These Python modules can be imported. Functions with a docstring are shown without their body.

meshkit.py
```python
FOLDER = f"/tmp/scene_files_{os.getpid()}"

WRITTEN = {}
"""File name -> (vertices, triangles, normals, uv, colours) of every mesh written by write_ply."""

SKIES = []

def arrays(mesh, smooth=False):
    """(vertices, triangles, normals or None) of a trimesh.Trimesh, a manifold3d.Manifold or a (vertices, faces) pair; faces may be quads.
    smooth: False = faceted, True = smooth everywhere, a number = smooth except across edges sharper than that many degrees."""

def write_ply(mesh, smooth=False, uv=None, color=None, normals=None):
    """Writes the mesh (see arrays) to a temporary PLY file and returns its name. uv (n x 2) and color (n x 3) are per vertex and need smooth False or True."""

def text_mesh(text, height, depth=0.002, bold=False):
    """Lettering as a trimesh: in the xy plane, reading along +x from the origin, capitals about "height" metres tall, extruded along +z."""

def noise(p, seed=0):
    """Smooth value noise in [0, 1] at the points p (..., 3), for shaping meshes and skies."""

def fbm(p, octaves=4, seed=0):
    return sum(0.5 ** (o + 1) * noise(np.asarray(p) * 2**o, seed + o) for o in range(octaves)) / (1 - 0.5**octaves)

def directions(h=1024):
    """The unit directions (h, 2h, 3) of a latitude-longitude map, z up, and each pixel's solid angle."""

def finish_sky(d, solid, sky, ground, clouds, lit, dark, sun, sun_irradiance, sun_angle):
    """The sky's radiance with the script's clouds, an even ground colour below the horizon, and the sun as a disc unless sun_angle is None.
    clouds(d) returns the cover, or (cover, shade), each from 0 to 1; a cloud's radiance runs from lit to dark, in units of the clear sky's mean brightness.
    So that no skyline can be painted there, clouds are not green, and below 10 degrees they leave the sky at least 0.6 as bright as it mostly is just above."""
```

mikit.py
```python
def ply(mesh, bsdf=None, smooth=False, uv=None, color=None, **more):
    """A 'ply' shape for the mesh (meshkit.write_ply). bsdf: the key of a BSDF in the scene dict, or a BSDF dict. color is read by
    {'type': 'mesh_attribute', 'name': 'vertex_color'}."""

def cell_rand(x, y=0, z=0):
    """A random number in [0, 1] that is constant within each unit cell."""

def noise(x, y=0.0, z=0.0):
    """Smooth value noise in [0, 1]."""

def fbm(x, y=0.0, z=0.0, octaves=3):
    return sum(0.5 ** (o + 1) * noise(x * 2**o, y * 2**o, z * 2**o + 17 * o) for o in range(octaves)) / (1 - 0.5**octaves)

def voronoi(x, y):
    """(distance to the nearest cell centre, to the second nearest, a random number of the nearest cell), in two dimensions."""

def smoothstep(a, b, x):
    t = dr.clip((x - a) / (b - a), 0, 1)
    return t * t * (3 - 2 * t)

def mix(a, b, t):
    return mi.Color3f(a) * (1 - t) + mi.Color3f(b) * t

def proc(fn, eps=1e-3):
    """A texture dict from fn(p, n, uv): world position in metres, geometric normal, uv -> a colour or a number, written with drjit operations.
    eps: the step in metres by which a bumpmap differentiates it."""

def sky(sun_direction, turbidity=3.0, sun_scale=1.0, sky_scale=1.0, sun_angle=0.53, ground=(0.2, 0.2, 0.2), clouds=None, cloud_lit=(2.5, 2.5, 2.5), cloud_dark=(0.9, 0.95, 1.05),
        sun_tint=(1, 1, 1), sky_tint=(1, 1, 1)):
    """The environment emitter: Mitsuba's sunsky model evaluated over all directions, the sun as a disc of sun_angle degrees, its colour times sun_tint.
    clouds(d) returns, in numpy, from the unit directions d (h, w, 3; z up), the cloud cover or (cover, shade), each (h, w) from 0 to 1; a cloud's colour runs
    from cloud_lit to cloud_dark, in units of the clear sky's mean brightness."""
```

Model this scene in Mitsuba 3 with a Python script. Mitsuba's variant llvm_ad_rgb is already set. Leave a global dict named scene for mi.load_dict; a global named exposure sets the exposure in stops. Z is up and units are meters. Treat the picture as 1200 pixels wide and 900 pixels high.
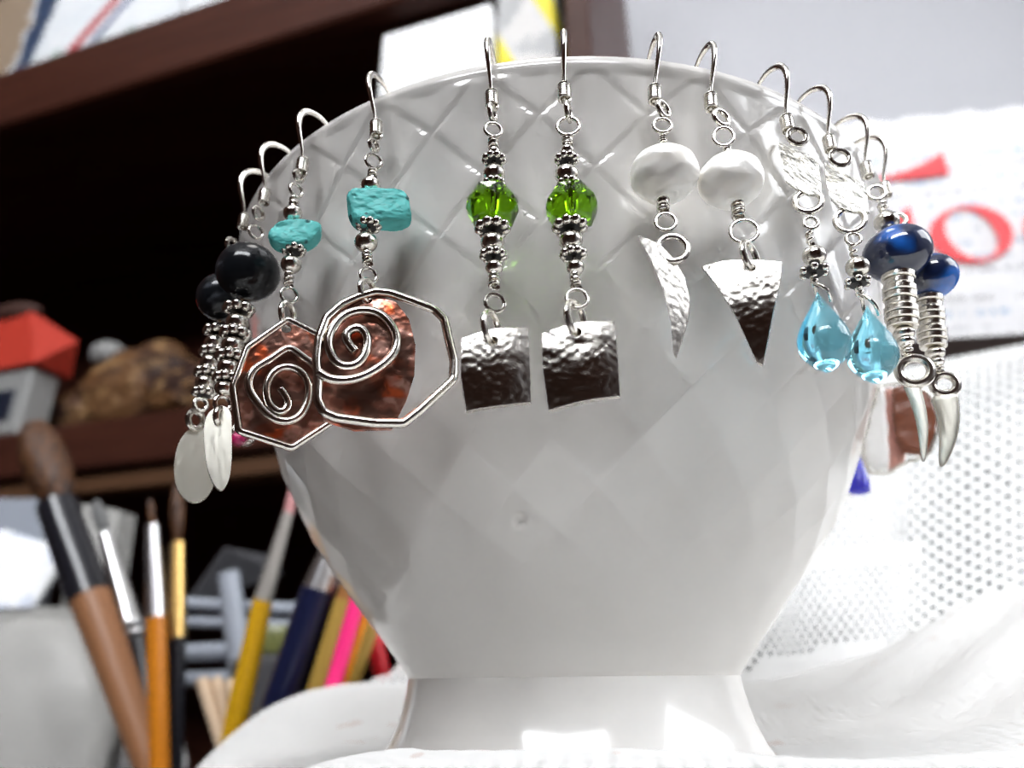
import math, random
import numpy as np, trimesh, drjit as dr, mitsuba as mi, mikit, meshkit
from scipy.interpolate import PchipInterpolator, CubicSpline
from scipy.spatial import Delaunay
from shapely.geometry import Polygon, Point
import shapely, manifold3d as m3d
T = mi.ScalarTransform4f
scene, labels = {}, {}

# ------------------------------------------------------------------ camera, light, exposure
CAM, TGT, UP = ((0.0055,-0.1223,0.0124),(-0.10418,0.79189,0.40256),(0.0569,-0.38611,0.9207))
scene['camera'] = {'type': 'thinlens', 'fov': 72.45, 'fov_axis': 'x', 'near_clip': 0.005, 'far_clip': 50.0, 'aperture_radius': 0.00065, 'focus_distance': 0.079,
                   'to_world': T().look_at(origin=list(CAM), target=list(TGT), up=list(UP))}
exposure = -0.2
WINDOW_LIGHT = (21.0, 21.6, 22.4)        # daylight seen through the panes
SIDE_LIGHT = (5.0, 5.2, 5.4)
LAMP_LIGHT = (6.8, 6.6, 6.35)

# ------------------------------------------------------------------ mesh helpers
def V(*a): return np.array(a, float)
def unit(v): v = np.asarray(v, float); return v / (np.linalg.norm(v) + 1e-15)
def cat(ms): return trimesh.util.concatenate([m if isinstance(m, trimesh.Trimesh) else trimesh.Trimesh(*m, process=False) for m in ms])
def tri(q):
    q = np.asarray(q); return np.vstack([q[:, [0, 1, 2]], q[:, [0, 2, 3]]])

def sweep(path, rad, sides=12, closed=False, flat=1.0, up=None):
    """A tube along a path; rad a number or one per point; flat squashes the section along the frame's second axis."""
    p = np.asarray(path, float); n = len(p); rad = np.broadcast_to(rad, (n,)).astype(float)
    flat = np.broadcast_to(flat, (n,)).astype(float)
    t = (np.roll(p, -1, 0) - np.roll(p, 1, 0)) if closed else np.gradient(p, axis=0)
    t /= np.linalg.norm(t, axis=1, keepdims=True) + 1e-15
    a = np.zeros_like(p)
    s = up if up is not None else (V(0, 0, 1) if abs(t[0, 2]) < .9 else V(1, 0, 0))
    a[0] = unit(s - t[0] * (s @ t[0]))
    for i in range(1, n):
        s = up if up is not None else a[i - 1]
        w = s - t[i] * (s @ t[i]); a[i] = unit(w) if np.linalg.norm(w) > 1e-6 else a[i - 1]
    b = np.cross(t, a)
    th = np.arange(sides) * 2 * np.pi / sides
    v = p[:, None] + rad[:, None, None] * (np.cos(th)[None, :, None] * a[:, None] + flat[:, None, None] * np.sin(th)[None, :, None] * b[:, None])
    v = v.reshape(-1, 3)
    m = n if closed else n - 1
    i, j = np.meshgrid(np.arange(m), np.arange(sides), indexing='ij'); i2 = (i + 1) % n; j2 = (j + 1) % sides
    f = tri(np.stack([i * sides + j, i * sides + j2, i2 * sides + j2, i2 * sides + j], -1).reshape(-1, 4))
    if not closed:
        v = np.vstack([v, p[:1], p[-1:]]); c = n * sides; jj = np.arange(sides); k = (n - 1) * sides
        f = np.vstack([f, np.stack([np.full(sides, c), (jj + 1) % sides, jj], 1), np.stack([np.full(sides, c + 1), k + jj, k + (jj + 1) % sides], 1)])
    m = trimesh.Trimesh(v, f, process=False); return m

def spline(pts, n=60, closed=False):
    p = np.asarray(pts, float)
    if closed: p = np.vstack([p, p[:1]])
    d = np.r_[0, np.cumsum(np.linalg.norm(np.diff(p, axis=0), axis=1) ** .6)]
    q = CubicSpline(d, p, bc_type='periodic' if closed else 'natural')(np.linspace(0, d[-1], n + (1 if closed else 0)))
    return q[:-1] if closed else q

def softpoly(pts, n=120, r=2, closed=True):
    """A polygon resampled evenly with its corners eased."""
    p = np.asarray(pts, float); q = np.vstack([p, p[:1]]) if closed else p
    d = np.r_[0, np.cumsum(np.linalg.norm(np.diff(q, axis=0), axis=1))]
    s = np.linspace(0, d[-1], n, endpoint=not closed)
    o = np.stack([np.interp(s, d, q[:, k]) for k in range(3)], 1)
    for _ in range(r):
        if closed: o = (np.roll(o, 1, 0) + 2 * o + np.roll(o, -1, 0)) / 4
        else: o[1:-1] = (o[:-2] + 2 * o[1:-1] + o[2:]) / 4
    return o

def frame(z, x=None):
    z = unit(z); x = V(1, 0, 0) if x is None else np.asarray(x, float)
    if abs(unit(x) @ z) > .95: x = V(0, 1, 0)
    x = unit(x - z * (x @ z)); return np.stack([x, np.cross(z, x), z], 1)

def put(m, c, z=(0, 0, 1), x=None):
    m = m.copy(); m.vertices = m.vertices @ frame(z, x).T + np.asarray(c); return m

def lathe(prof, seg=32):
    """prof: (r, z) from bottom to top; closed at r == 0 ends."""
    prof = np.asarray(prof, float); n = len(prof); th = np.arange(seg) * 2 * np.pi / seg
    v = np.stack([prof[:, 0, None] * np.cos(th), prof[:, 0, None] * np.sin(th), np.repeat(prof[:, 1, None], seg, 1)], -1).reshape(-1, 3)
    i, j = np.meshgrid(np.arange(n - 1), np.arange(seg), indexing='ij'); j2 = (j + 1) % seg
    m = trimesh.Trimesh(v, tri(np.stack([i * seg + j, i * seg + j2, (i + 1) * seg + j2, (i + 1) * seg + j], -1).reshape(-1, 4)), process=True)
    m.update_faces(m.nondegenerate_faces()); m.remove_unreferenced_vertices()
    return m

def ball(c, r, sz=1.0, z=(0, 0, 1), seg=24):
    a = np.linspace(-np.pi / 2, np.pi / 2, seg // 2 + 1)
    return put(lathe(np.stack([np.where(np.abs(a) > 1.57, 0, np.cos(a)) * r, np.sin(a) * r * sz], 1), seg), c, z)

def torus(c, n, R, r, seg=36, sides=10, sy=1.0, up=(0, 0, 1)):
    th = np.arange(seg) * 2 * np.pi / seg; M = frame(n, up)
    return sweep(np.asarray(c) + R * (np.cos(th)[:, None] * M[:, 0] + sy * np.sin(th)[:, None] * M[:, 1]), r, sides, True)

def helix(p0, p1, R, r, turns, sides=8):
    p0, p1 = np.asarray(p0), np.asarray(p1); M = frame(p1 - p0); s = np.linspace(0, 1, int(turns * 16) + 1); a = s * turns * 2 * np.pi
    return sweep(p0 + (p1 - p0) * s[:, None] + R * (np.cos(a)[:, None] * M[:, 0] + np.sin(a)[:, None] * M[:, 1]), r, sides)

def rbox(x0, x1, y0, y1, z0, z1, b=0.002):
    """A box with chamfered edges."""
    c = V(x0 + x1, y0 + y1, z0 + z1) / 2; h = V(x1 - x0, y1 - y0, z1 - z0) / 2; b = min(b, h.min() * .45)
    pts = [c + (V(*s) * 2 - 1) * (h - b * (1 - np.eye(3)[k])) for s in np.ndindex(2, 2, 2) for k in range(3)]
    return trimesh.convex.convex_hull(np.array(pts))

def turned(m, o, deg):
    m = m.copy(); a = math.radians(deg); R = np.array([[math.cos(a), -math.sin(a), 0], [math.sin(a), math.cos(a), 0], [0, 0, 1]])
    m.vertices = (m.vertices - np.asarray(o)) @ R.T + np.asarray(o); return m

def plate(outline, F, th, bend=None, hole=None, step=0.0005, out=0.0):
    """A thin sheet of real thickness from a 3-D outline that lies in the plane facing F; bend(u, v) in metres pushes it towards F."""
    P = np.asarray(outline, float); c = P.mean(0); F = unit(F); Z = unit(V(0, 0, 1) - F * F[2]); X = np.cross(Z, F)
    uv = np.stack([(P - c) @ X, (P - c) @ Z], 1); poly = Polygon(uv).buffer(0)
    if hole is not None:
        h = (np.asarray(hole[0]) - c); poly = poly.difference(Point(h @ X, h @ Z).buffer(hole[1], 10))
    rings = [np.array(g.segmentize(step).coords)[:-1] for g in [poly.exterior, *poly.interiors]]
    x0, y0, x1, y1 = poly.bounds
    gx, gy = np.meshgrid(np.arange(x0, x1, step), np.arange(y0, y1, step)); gx = gx + (np.arange(len(gx)) % 2)[:, None] * step / 2
    g = np.stack([gx.ravel(), gy.ravel()], 1); g = g[shapely.contains_xy(poly.buffer(-step * .55), g[:, 0], g[:, 1])]
    q = np.vstack(rings + [g]); f = Delaunay(q).simplices; cc = q[f].mean(1); f = f[shapely.contains_xy(poly, cc[:, 0], cc[:, 1])]
    a, b = q[f[:, 1]] - q[f[:, 0]], q[f[:, 2]] - q[f[:, 0]]; cr = a[:, 0] * b[:, 1] - a[:, 1] * b[:, 0]
    f = f[np.abs(cr) > 1e-14]; cr = cr[np.abs(cr) > 1e-14]; f[cr < 0] = f[cr < 0][:, ::-1]
    w = bend(q[:, 0], q[:, 1]) if bend else 0 * q[:, 0]
    S = c + q[:, :1] * X + q[:, 1:] * Z + (w + out)[:, None] * F
    n = len(q); v = np.vstack([S + F * th / 2, S - F * th / 2]); fs = [f, f[:, ::-1] + n]; at = 0
    for rg in rings:
        i = np.arange(len(rg)) + at; j = np.roll(i, -1)
        fs.append(np.vstack([np.stack([i, i + n, j + n], 1), np.stack([i, j + n, j], 1)])); at += len(rg)
    m = trimesh.Trimesh(v, np.vstack(fs), process=False); return m

def mani(m): return m3d.Manifold(m3d.Mesh(np.asarray(m.vertices, np.float32), np.asarray(m.faces, np.uint32)))
def refined(m, step, smooth):
    """The closed mesh cut into even small triangles and smoothed."""
    o = (m if isinstance(m, m3d.Manifold) else mani(m)).refine_to_length(step).to_mesh(); t = trimesh.Trimesh(o.vert_properties[:, :3], o.tri_verts)
    trimesh.smoothing.filter_taubin(t, .5, .53, smooth); return t

# ------------------------------------------------------------------ scene tree helpers
def numbered(k):
    if not any(x == k or x.startswith(k + '__') for x in list(scene) + list(labels)): return k
    i = 1
    while any(x == f'{k}_{i:03d}' or x.startswith(f'{k}_{i:03d}__') for x in list(scene) + list(labels)): i += 1
    return f'{k}_{i:03d}'
def thing(name, label, cat_, group=None):
    k = numbered(name); labels[k] = {'label': label, 'category': cat_}
    if group: labels[k]['group'] = group
    return k
def part(parent, name, mesh, bsdf, smooth=35, label=None, **kw):
    k = numbered(parent + '__' + name); scene[k] = mikit.ply(mesh, bsdf, smooth, **kw)
    if label: labels[k] = {'label': label}
    return k
def single(name, mesh, bsdf, label, cat_, smooth=35, group=None, **kw):
    k = thing(name, label, cat_, group); scene[k] = mikit.ply(mesh, bsdf, smooth, **kw); return k
def struct(name, mesh, bsdf, label, smooth=False):
    scene[name] = mikit.ply(mesh, bsdf, smooth); labels[name] = {'label': label, 'kind': 'structure'}; return name

# ------------------------------------------------------------------ materials
C3 = mi.Color3f
def rgb(*c): return {'type': 'rgb', 'value': list(c)}
def two(b): return {'type': 'twosided', 'bsdf': b}
def bump(b, fn, scale, eps): return {'type': 'bumpmap', 'arbitrary': mikit.proc(fn, eps), 'scale': scale, 'bsdf': b}
def plain(name, c, rough=.5, spec=.4, metal=0.0, coat=0.0):
    scene[name] = two({'type': 'principled', 'base_color': rgb(*c), 'roughness': rough, 'specular': spec, 'metallic': metal, 'clearcoat': coat, 'clearcoat_gloss': .9})
def N3(p, k): return mikit.noise(p.x * k, p.y * k, p.z * k)
def F3(p, k, o=3): return mikit.fbm(p.x * k + 31, p.y * k + 57, p.z * k + 11, o)
S = mikit.smoothstep

scene['wall_paint'] = two({'type': 'diffuse', 'reflectance': rgb(.50, .50, .525)})
scene['ceiling_paint'] = two({'type': 'diffuse', 'reflectance': rgb(.50, .49, .48)})
scene['brown_paint'] = two({'type': 'diffuse', 'reflectance': rgb(.05, .027, .021)})
scene['floor_wood'] = two({'type': 'principled', 'base_color': mikit.proc(lambda p, n, uv: mikit.mix((.12, .07, .04), (.2, .12, .07), F3(p, 9))), 'roughness': .5})
scene['silver'] = two({'type': 'roughconductor', 'material': 'Ag', 'alpha': .07, 'specular_reflectance': rgb(.84, .82, .79)})
scene['hammered_silver'] = two(bump({'type': 'roughconductor', 'material': 'Ag', 'alpha': .13, 'specular_reflectance': rgb(.80, .78, .76)},
                                lambda p, n, uv: F3(p, 900, 2) + .6 * N3(p, 2200), 0.00010, 1e-4))
scene['bark_silver'] = two(bump({'type': 'roughconductor', 'material': 'Ag', 'alpha': .22, 'specular_reflectance': rgb(.95, .95, .92)},
                            lambda p, n, uv: mikit.fbm(p.x * 1500 + p.z * 500, p.y * 900, p.z * 420 - p.x * 300, 3), 0.00055, 1e-4))
scene['brushed_silver'] = two(bump({'type': 'roughconductor', 'material': 'Ag', 'alpha': .3, 'specular_reflectance': rgb(.70, .69, .645)},
                               lambda p, n, uv: mikit.noise(p.x * 2500, p.y * 2500, p.z * 500), 0.00006, 1e-4))
plain('oxidised', (.03, .028, .028), .45, .4, .5)
def copper_colour(p, n, uv):
    a = F3(p, 260, 3); b = F3(p, 1100, 2)
    c = mikit.mix((.42, .17, .12), (.74, .41, .33), S(.38, .66, b))
    c = mikit.mix(c, (.80, .15, .05), S(.54, .64, a)); return mikit.mix(c, (.12, .06, .045), S(.40, .56, mikit.fbm(p.x * 420 + 5, p.y * 420, p.z * 420 + 8, 3)) * .85)
scene['copper'] = two(bump({'type': 'principled', 'base_color': mikit.proc(copper_colour), 'metallic': .8, 'roughness': .3, 'specular': .5}, lambda p, n, uv: F3(p, 1300, 2), .00014, 1e-4))
def turq(p, n, uv):
    c = mikit.mix((.06, .38, .36), (.13, .54, .52), F3(p, 500)); return mikit.mix(c, (.03, .12, .12), S(.74, .80, F3(p, 700, 2)))
scene['turquoise'] = two(bump({'type': 'principled', 'base_color': mikit.proc(turq), 'roughness': .5, 'specular': .4}, lambda p, n, uv: F3(p, 1000, 3), .0007, 1e-4))
scene['pearl'] = two(bump({'type': 'principled', 'base_color': mikit.proc(lambda p, n, uv: mikit.mix((.88, .84, .77), (.95, .93, .89), S(.3, .6, F3(p, 300)))), 'roughness': .24, 'specular': .7, 'clearcoat': .6, 'clearcoat_gloss': .85, 'sheen': .2},
                       lambda p, n, uv: mikit.fbm(p.x * 420 + p.z * 160, p.y * 300, p.z * 560, 2), .00045, 1e-4))
def stone(p, n, uv):
    return mikit.mix((.006, .007, .009), (.05, .055, .065), S(.58, .78, mikit.fbm(p.x * 420 - p.z * 260, p.y * 240, p.z * 500, 3)))
scene['black_stone'] = two({'type': 'principled', 'base_color': mikit.proc(stone), 'roughness': .12, 'specular': .32, 'clearcoat': .1, 'clearcoat_gloss': .92})
scene['green_glass'] = {'type': 'dielectric', 'int_ior': 1.56, 'specular_transmittance': rgb(.42, .68, .08)}
scene['aqua_glass'] = {'type': 'dielectric', 'int_ior': 1.50, 'specular_transmittance': rgb(.52, .86, .96)}
def cobalt(p, n, uv): return mikit.mix((.003, .010, .045), (.010, .12, .50), S(.40, .66, F3(p, 190)))
scene['cobalt_glass'] = two({'type': 'principled', 'base_color': mikit.proc(cobalt), 'roughness': .07, 'specular': .8, 'clearcoat': 1.0, 'clearcoat_gloss': .98})
plain('deep_blue', (.01, .01, .55), .2, .6, 0, 1)
plain('pink_bead', (.5, .01, .12), .15, .6, 0, 1)
plain('brown_tile', (.17, .055, .028), .35, .4)
plain('rose_tile', (.55, .27, .22), .4, .4)
scene['white_shell'] = two({'type': 'principled', 'base_color': rgb(.93, .92, .90), 'roughness': .3})
# milk glass
def milk(p, n, uv): return mikit.mix((.605, .583, .555), (.635, .617, .595), F3(p, 140))
scene['milk_glass'] = two({'type': 'principled', 'base_color': mikit.proc(milk), 'roughness': .12, 'specular': 1.0})
# cloth
def weave(p, n, uv):
    return .5 * (dr.sin(p.x * 3300 + 3 * N3(p, 160)) + dr.sin(p.y * 3300 + 3 * N3(p, 170))) + 1.2 * F3(p, 420, 2)
def cloth_colour(p, n, uv):
    spots = S(.80, .86, N3(p, 330)) * S(.56, .64, N3(p, 40))
    return mikit.mix((.73, .725, .71), (.52, .36, .30), spots * .35)
scene['white_cloth'] = two(bump({'type': 'diffuse', 'reflectance': mikit.proc(cloth_colour)}, weave, .00022, 2e-4))
scene['lace_cotton'] = two(bump({'type': 'diffuse', 'reflectance': rgb(.78, .78, .77)}, weave, .00018, 2e-4))
scene['under_cloth'] = two({'type': 'diffuse', 'reflectance': rgb(.13, .15, .16)})
# wood of the bookcase
def mahogany(p, n, uv): return mikit.mix((.030, .009, .006), (.062, .019, .011), mikit.fbm(p.x * 7, p.y * 40, p.z * 110, 3))
scene['mahogany'] = two({'type': 'principled', 'base_color': mikit.proc(mahogany), 'roughness': .4, 'specular': .25})
scene['lip_wood'] = two({'type': 'principled', 'base_color': rgb(.09, .042, .02), 'roughness': .45, 'specular': .4})
plain('dark_wood', (.016, .008, .006), .6, .12)

# ------------------------------------------------------------------ the room
struct('floor', rbox(-1.65, 1.45, -1.5, 1.16, -.90, -.86, .001), 'floor_wood', 'brown wooden floor of the room')
struct('ceiling', rbox(-1.65, 1.45, -1.5, 1.16, 1.75, 1.79, .001), 'ceiling_paint', 'white ceiling of the room')
struct('wall_back', rbox(-1.65, 1.45, 1.12, 1.16, -.86, 1.75, .001), 'wall_paint', 'plain pale grey wall behind the bowl')
struct('wall_left', rbox(-1.65, -1.61, -1.45, 1.12, -.86, 1.75, .001), 'brown_paint', 'brown wall at the left of the room')
def wall_with_opening(axis, at0, at1, a0, a1, o0, o1, z0, z1):
    """A wall slab with a rectangular opening for a window."""
    bs = [(a0, o0, -.86, 1.75), (o1, a1, -.86, 1.75), (o0, o1, -.86, z0), (o0, o1, z1, 1.75)]
    return cat([rbox(p, q, at0, at1, r, s, .0005) if axis == 'y' else rbox(at0, at1, p, q, r, s, .0005) for p, q, r, s in bs])
WX0, WX1, WZ0, WZ1 = -.85, .65, 1.0, 1.68
struct('wall_front', wall_with_opening('y', -1.45, -1.40, -1.65, 1.45, WX0, WX1, WZ0, WZ1), 'brown_paint', 'brown wall with a high window, behind the camera')
RY0, RY1, RZ0, RZ1 = -.75, .55, .50, 1.45
struct('wall_right', wall_with_opening('x', 1.40, 1.45, -1.45, 1.16, RY0, RY1, RZ0, RZ1), 'wall_paint', 'pale grey wall with a window at the right of the room')
plain('window_white', (.8, .8, .8), .4)
def window(name, axis, at, a0, a1, z0, z1, light, label):
    def bx(p, q, d0, d1, r, s): return rbox(p, q, at + d0, at + d1, r, s, .002) if axis == 'y' else rbox(at + d0, at + d1, p, q, r, s, .002)
    w = .035; m = (a0 + a1) / 2
    labels[name] = {'label': label, 'kind': 'structure'}
    for p, q, r, s in [(a0, a0 + w, z0, z1), (a1 - w, a1, z0, z1), (a0, a1, z0, z0 + w), (a0, a1, z1 - w, z1), (m - w / 2, m + w / 2, z0, z1)]:
        part(name, 'frame_bar', bx(p, q, -.025, .01, r, s), 'window_white', False)
    for p, q in ((a0 + w, m - w / 2), (m + w / 2, a1 - w)):
        k = part(name, 'pane', bx(p, q, -.004, .0, z0 + w, z1 - w), 'window_white', False)
        scene[k]['emitter'] = {'type': 'area', 'radiance': rgb(*light)}
window('window_1', 'y', -1.42, WX0, WX1, WZ0, WZ1, WINDOW_LIGHT, 'bright high window in the brown wall behind the camera')
window('window_2', 'x', 1.43, RY0, RY1, RZ0, RZ1, SIDE_LIGHT, 'bright window in the wall at the right')
k = thing('ceiling_lamp', 'white ceiling lamp panel above the table', 'lamp')
part(k, 'housing', rbox(-.27, .17, -.27, .47, 1.715, 1.749, .006), 'window_white', False)
d = part(k, 'diffuser', rbox(-.25, .15, -.25, .45, 1.705, 1.715, .002), 'window_white', False)
scene[d]['emitter'] = {'type': 'area', 'radiance': rgb(*LAMP_LIGHT)}

# the table and the bookcase
TZ = -.12
k = thing('table', 'dark wooden table under the cloths', 'table')
part(k, 'tabletop', trimesh.convex.convex_hull(np.array([(x, y, z) for x, y in ((-.95, -.32), (.08, -.32), (.42, -.32), (.42, .245), (.09, .305), (-.95, .50)) for z in (TZ - .03, TZ)])), 'dark_wood', False)
for x, y in ((-.9, -.27), (.37, -.27), (.35, .20), (-.9, .44)): part(k, 'leg', rbox(x - .025, x + .025, y - .025, y + .025, -.86, TZ - .03, .004), 'dark_wood', False)
single('wooden_box', rbox(-.075, .30, -.074, .075, TZ, -.014, .004), 'dark_wood', 'wooden box under the white cloth that carries the bowl', 'box', False)
single('storage_box', rbox(-.02, .36, .180, .235, TZ, .085, .004), 'under_cloth', 'grey storage box under the lace cloth behind the bowl', 'box', False)

BASE = V(*(-0.40312,0.4177,0.22295)); BASE[2] = 0; E = V(.9815, -.1913, 0); N = V(-.1913, -.9815, 0)
def sh(p): return float((V(*p) - BASE) @ E)
def shp(s, d, z): return BASE + s * E - d * N + V(0, 0, z)
def sbox(s0, s1, d0, d1, z0, z1, b=.002):
    m = rbox(s0, s1, d0, d1, z0, z1, b); v = m.vertices.copy()
    m.vertices = BASE + v[:, :1] * E - v[:, 1:2] * N + np.outer(v[:, 2], [0, 0, 1]); return m
SR = sh((0.02392,0.33447,0.56208)); ZL = (-0.38908,0.41496,0.16742)[2]; ZM = (-0.39376,0.41588,0.18593)[2]; ZT = (-0.40543,0.41815,0.23212)[2]; UB = (-0.51309,0.43913,0.65821)[2]; UT = (-0.53828,0.44404,0.7579)[2]
k = thing('bookcase', 'dark mahogany bookcase with black shadowed shelves behind the bowl at the left', 'bookcase')
DEP = .42
part(k, 'side_panel', sbox(SR - .022, SR, .0, DEP, -.86, 1.45), 'mahogany', False)
part(k, 'side_panel', sbox(-1.05, -1.028, .0, DEP, -.86, 1.45), 'mahogany', False)
part(k, 'back_panel', sbox(-1.03, SR - .02, DEP - .012, DEP, -.84, 1.43), 'mahogany', False)
part(k, 'shelf', sbox(-1.028, SR - .022, -.004, DEP - .012, ZM, ZT, .003), 'mahogany', False, 'dark red-brown shelf board that carries the brown rock')
part(k, 'shelf_lip', sbox(-1.028, SR - .022, .006, .03, ZL, ZM, .002), 'lip_wood', False, 'lighter brown strip below the shelf board')
part(k, 'shelf', sbox(-1.028, SR - .022, .02, DEP - .012, UT - .03, UT, .003), 'mahogany', False)
part(k, 'header_rail', sbox(-1.028, SR - .022, -.004, .02, UB, UT, .004), 'mahogany', False, 'sloping red-brown rail at the top left')
part(k, 'top_panel', sbox(-1.05, SR, -.004, DEP, 1.43, 1.45), 'mahogany', False)
part(k, 'shelf', sbox(-1.028, SR - .022, .0, DEP - .012, -.32, -.29, .003), 'mahogany', False)

# ------------------------------------------------------------------ the bowl
ZR = .083
PROF = PchipInterpolator([.0128, .0145, .0205, .033, .0455, .058, .0705, .083], [.0260, .0273, .0322, .0422, .0491, .0536, .0567, .0600])
TZS = PchipInterpolator([20.0, 22.6, 25.4, 28.75, 33.2, 38.3, 43.9, 49.6, 55.4, 61.2, 67.9, 74.35, 80.6, 87.0], np.arange(12, -2, -1.0))
TZI = PchipInterpolator(np.arange(-1, 13, 1.0), np.array([20.0, 22.6, 25.4, 28.75, 33.2, 38.3, 43.9, 49.6, 55.4, 61.2, 67.9, 74.35, 80.6, 87.0])[::-1])
ND, PHI0 = 27, math.radians(1.15 - 360 / 27 / 2)
def srf(phi, z):
    r = PROF(np.clip(z, .0128, .09)); return np.stack([r * np.sin(phi), -r * np.cos(phi), z], -1)
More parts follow.
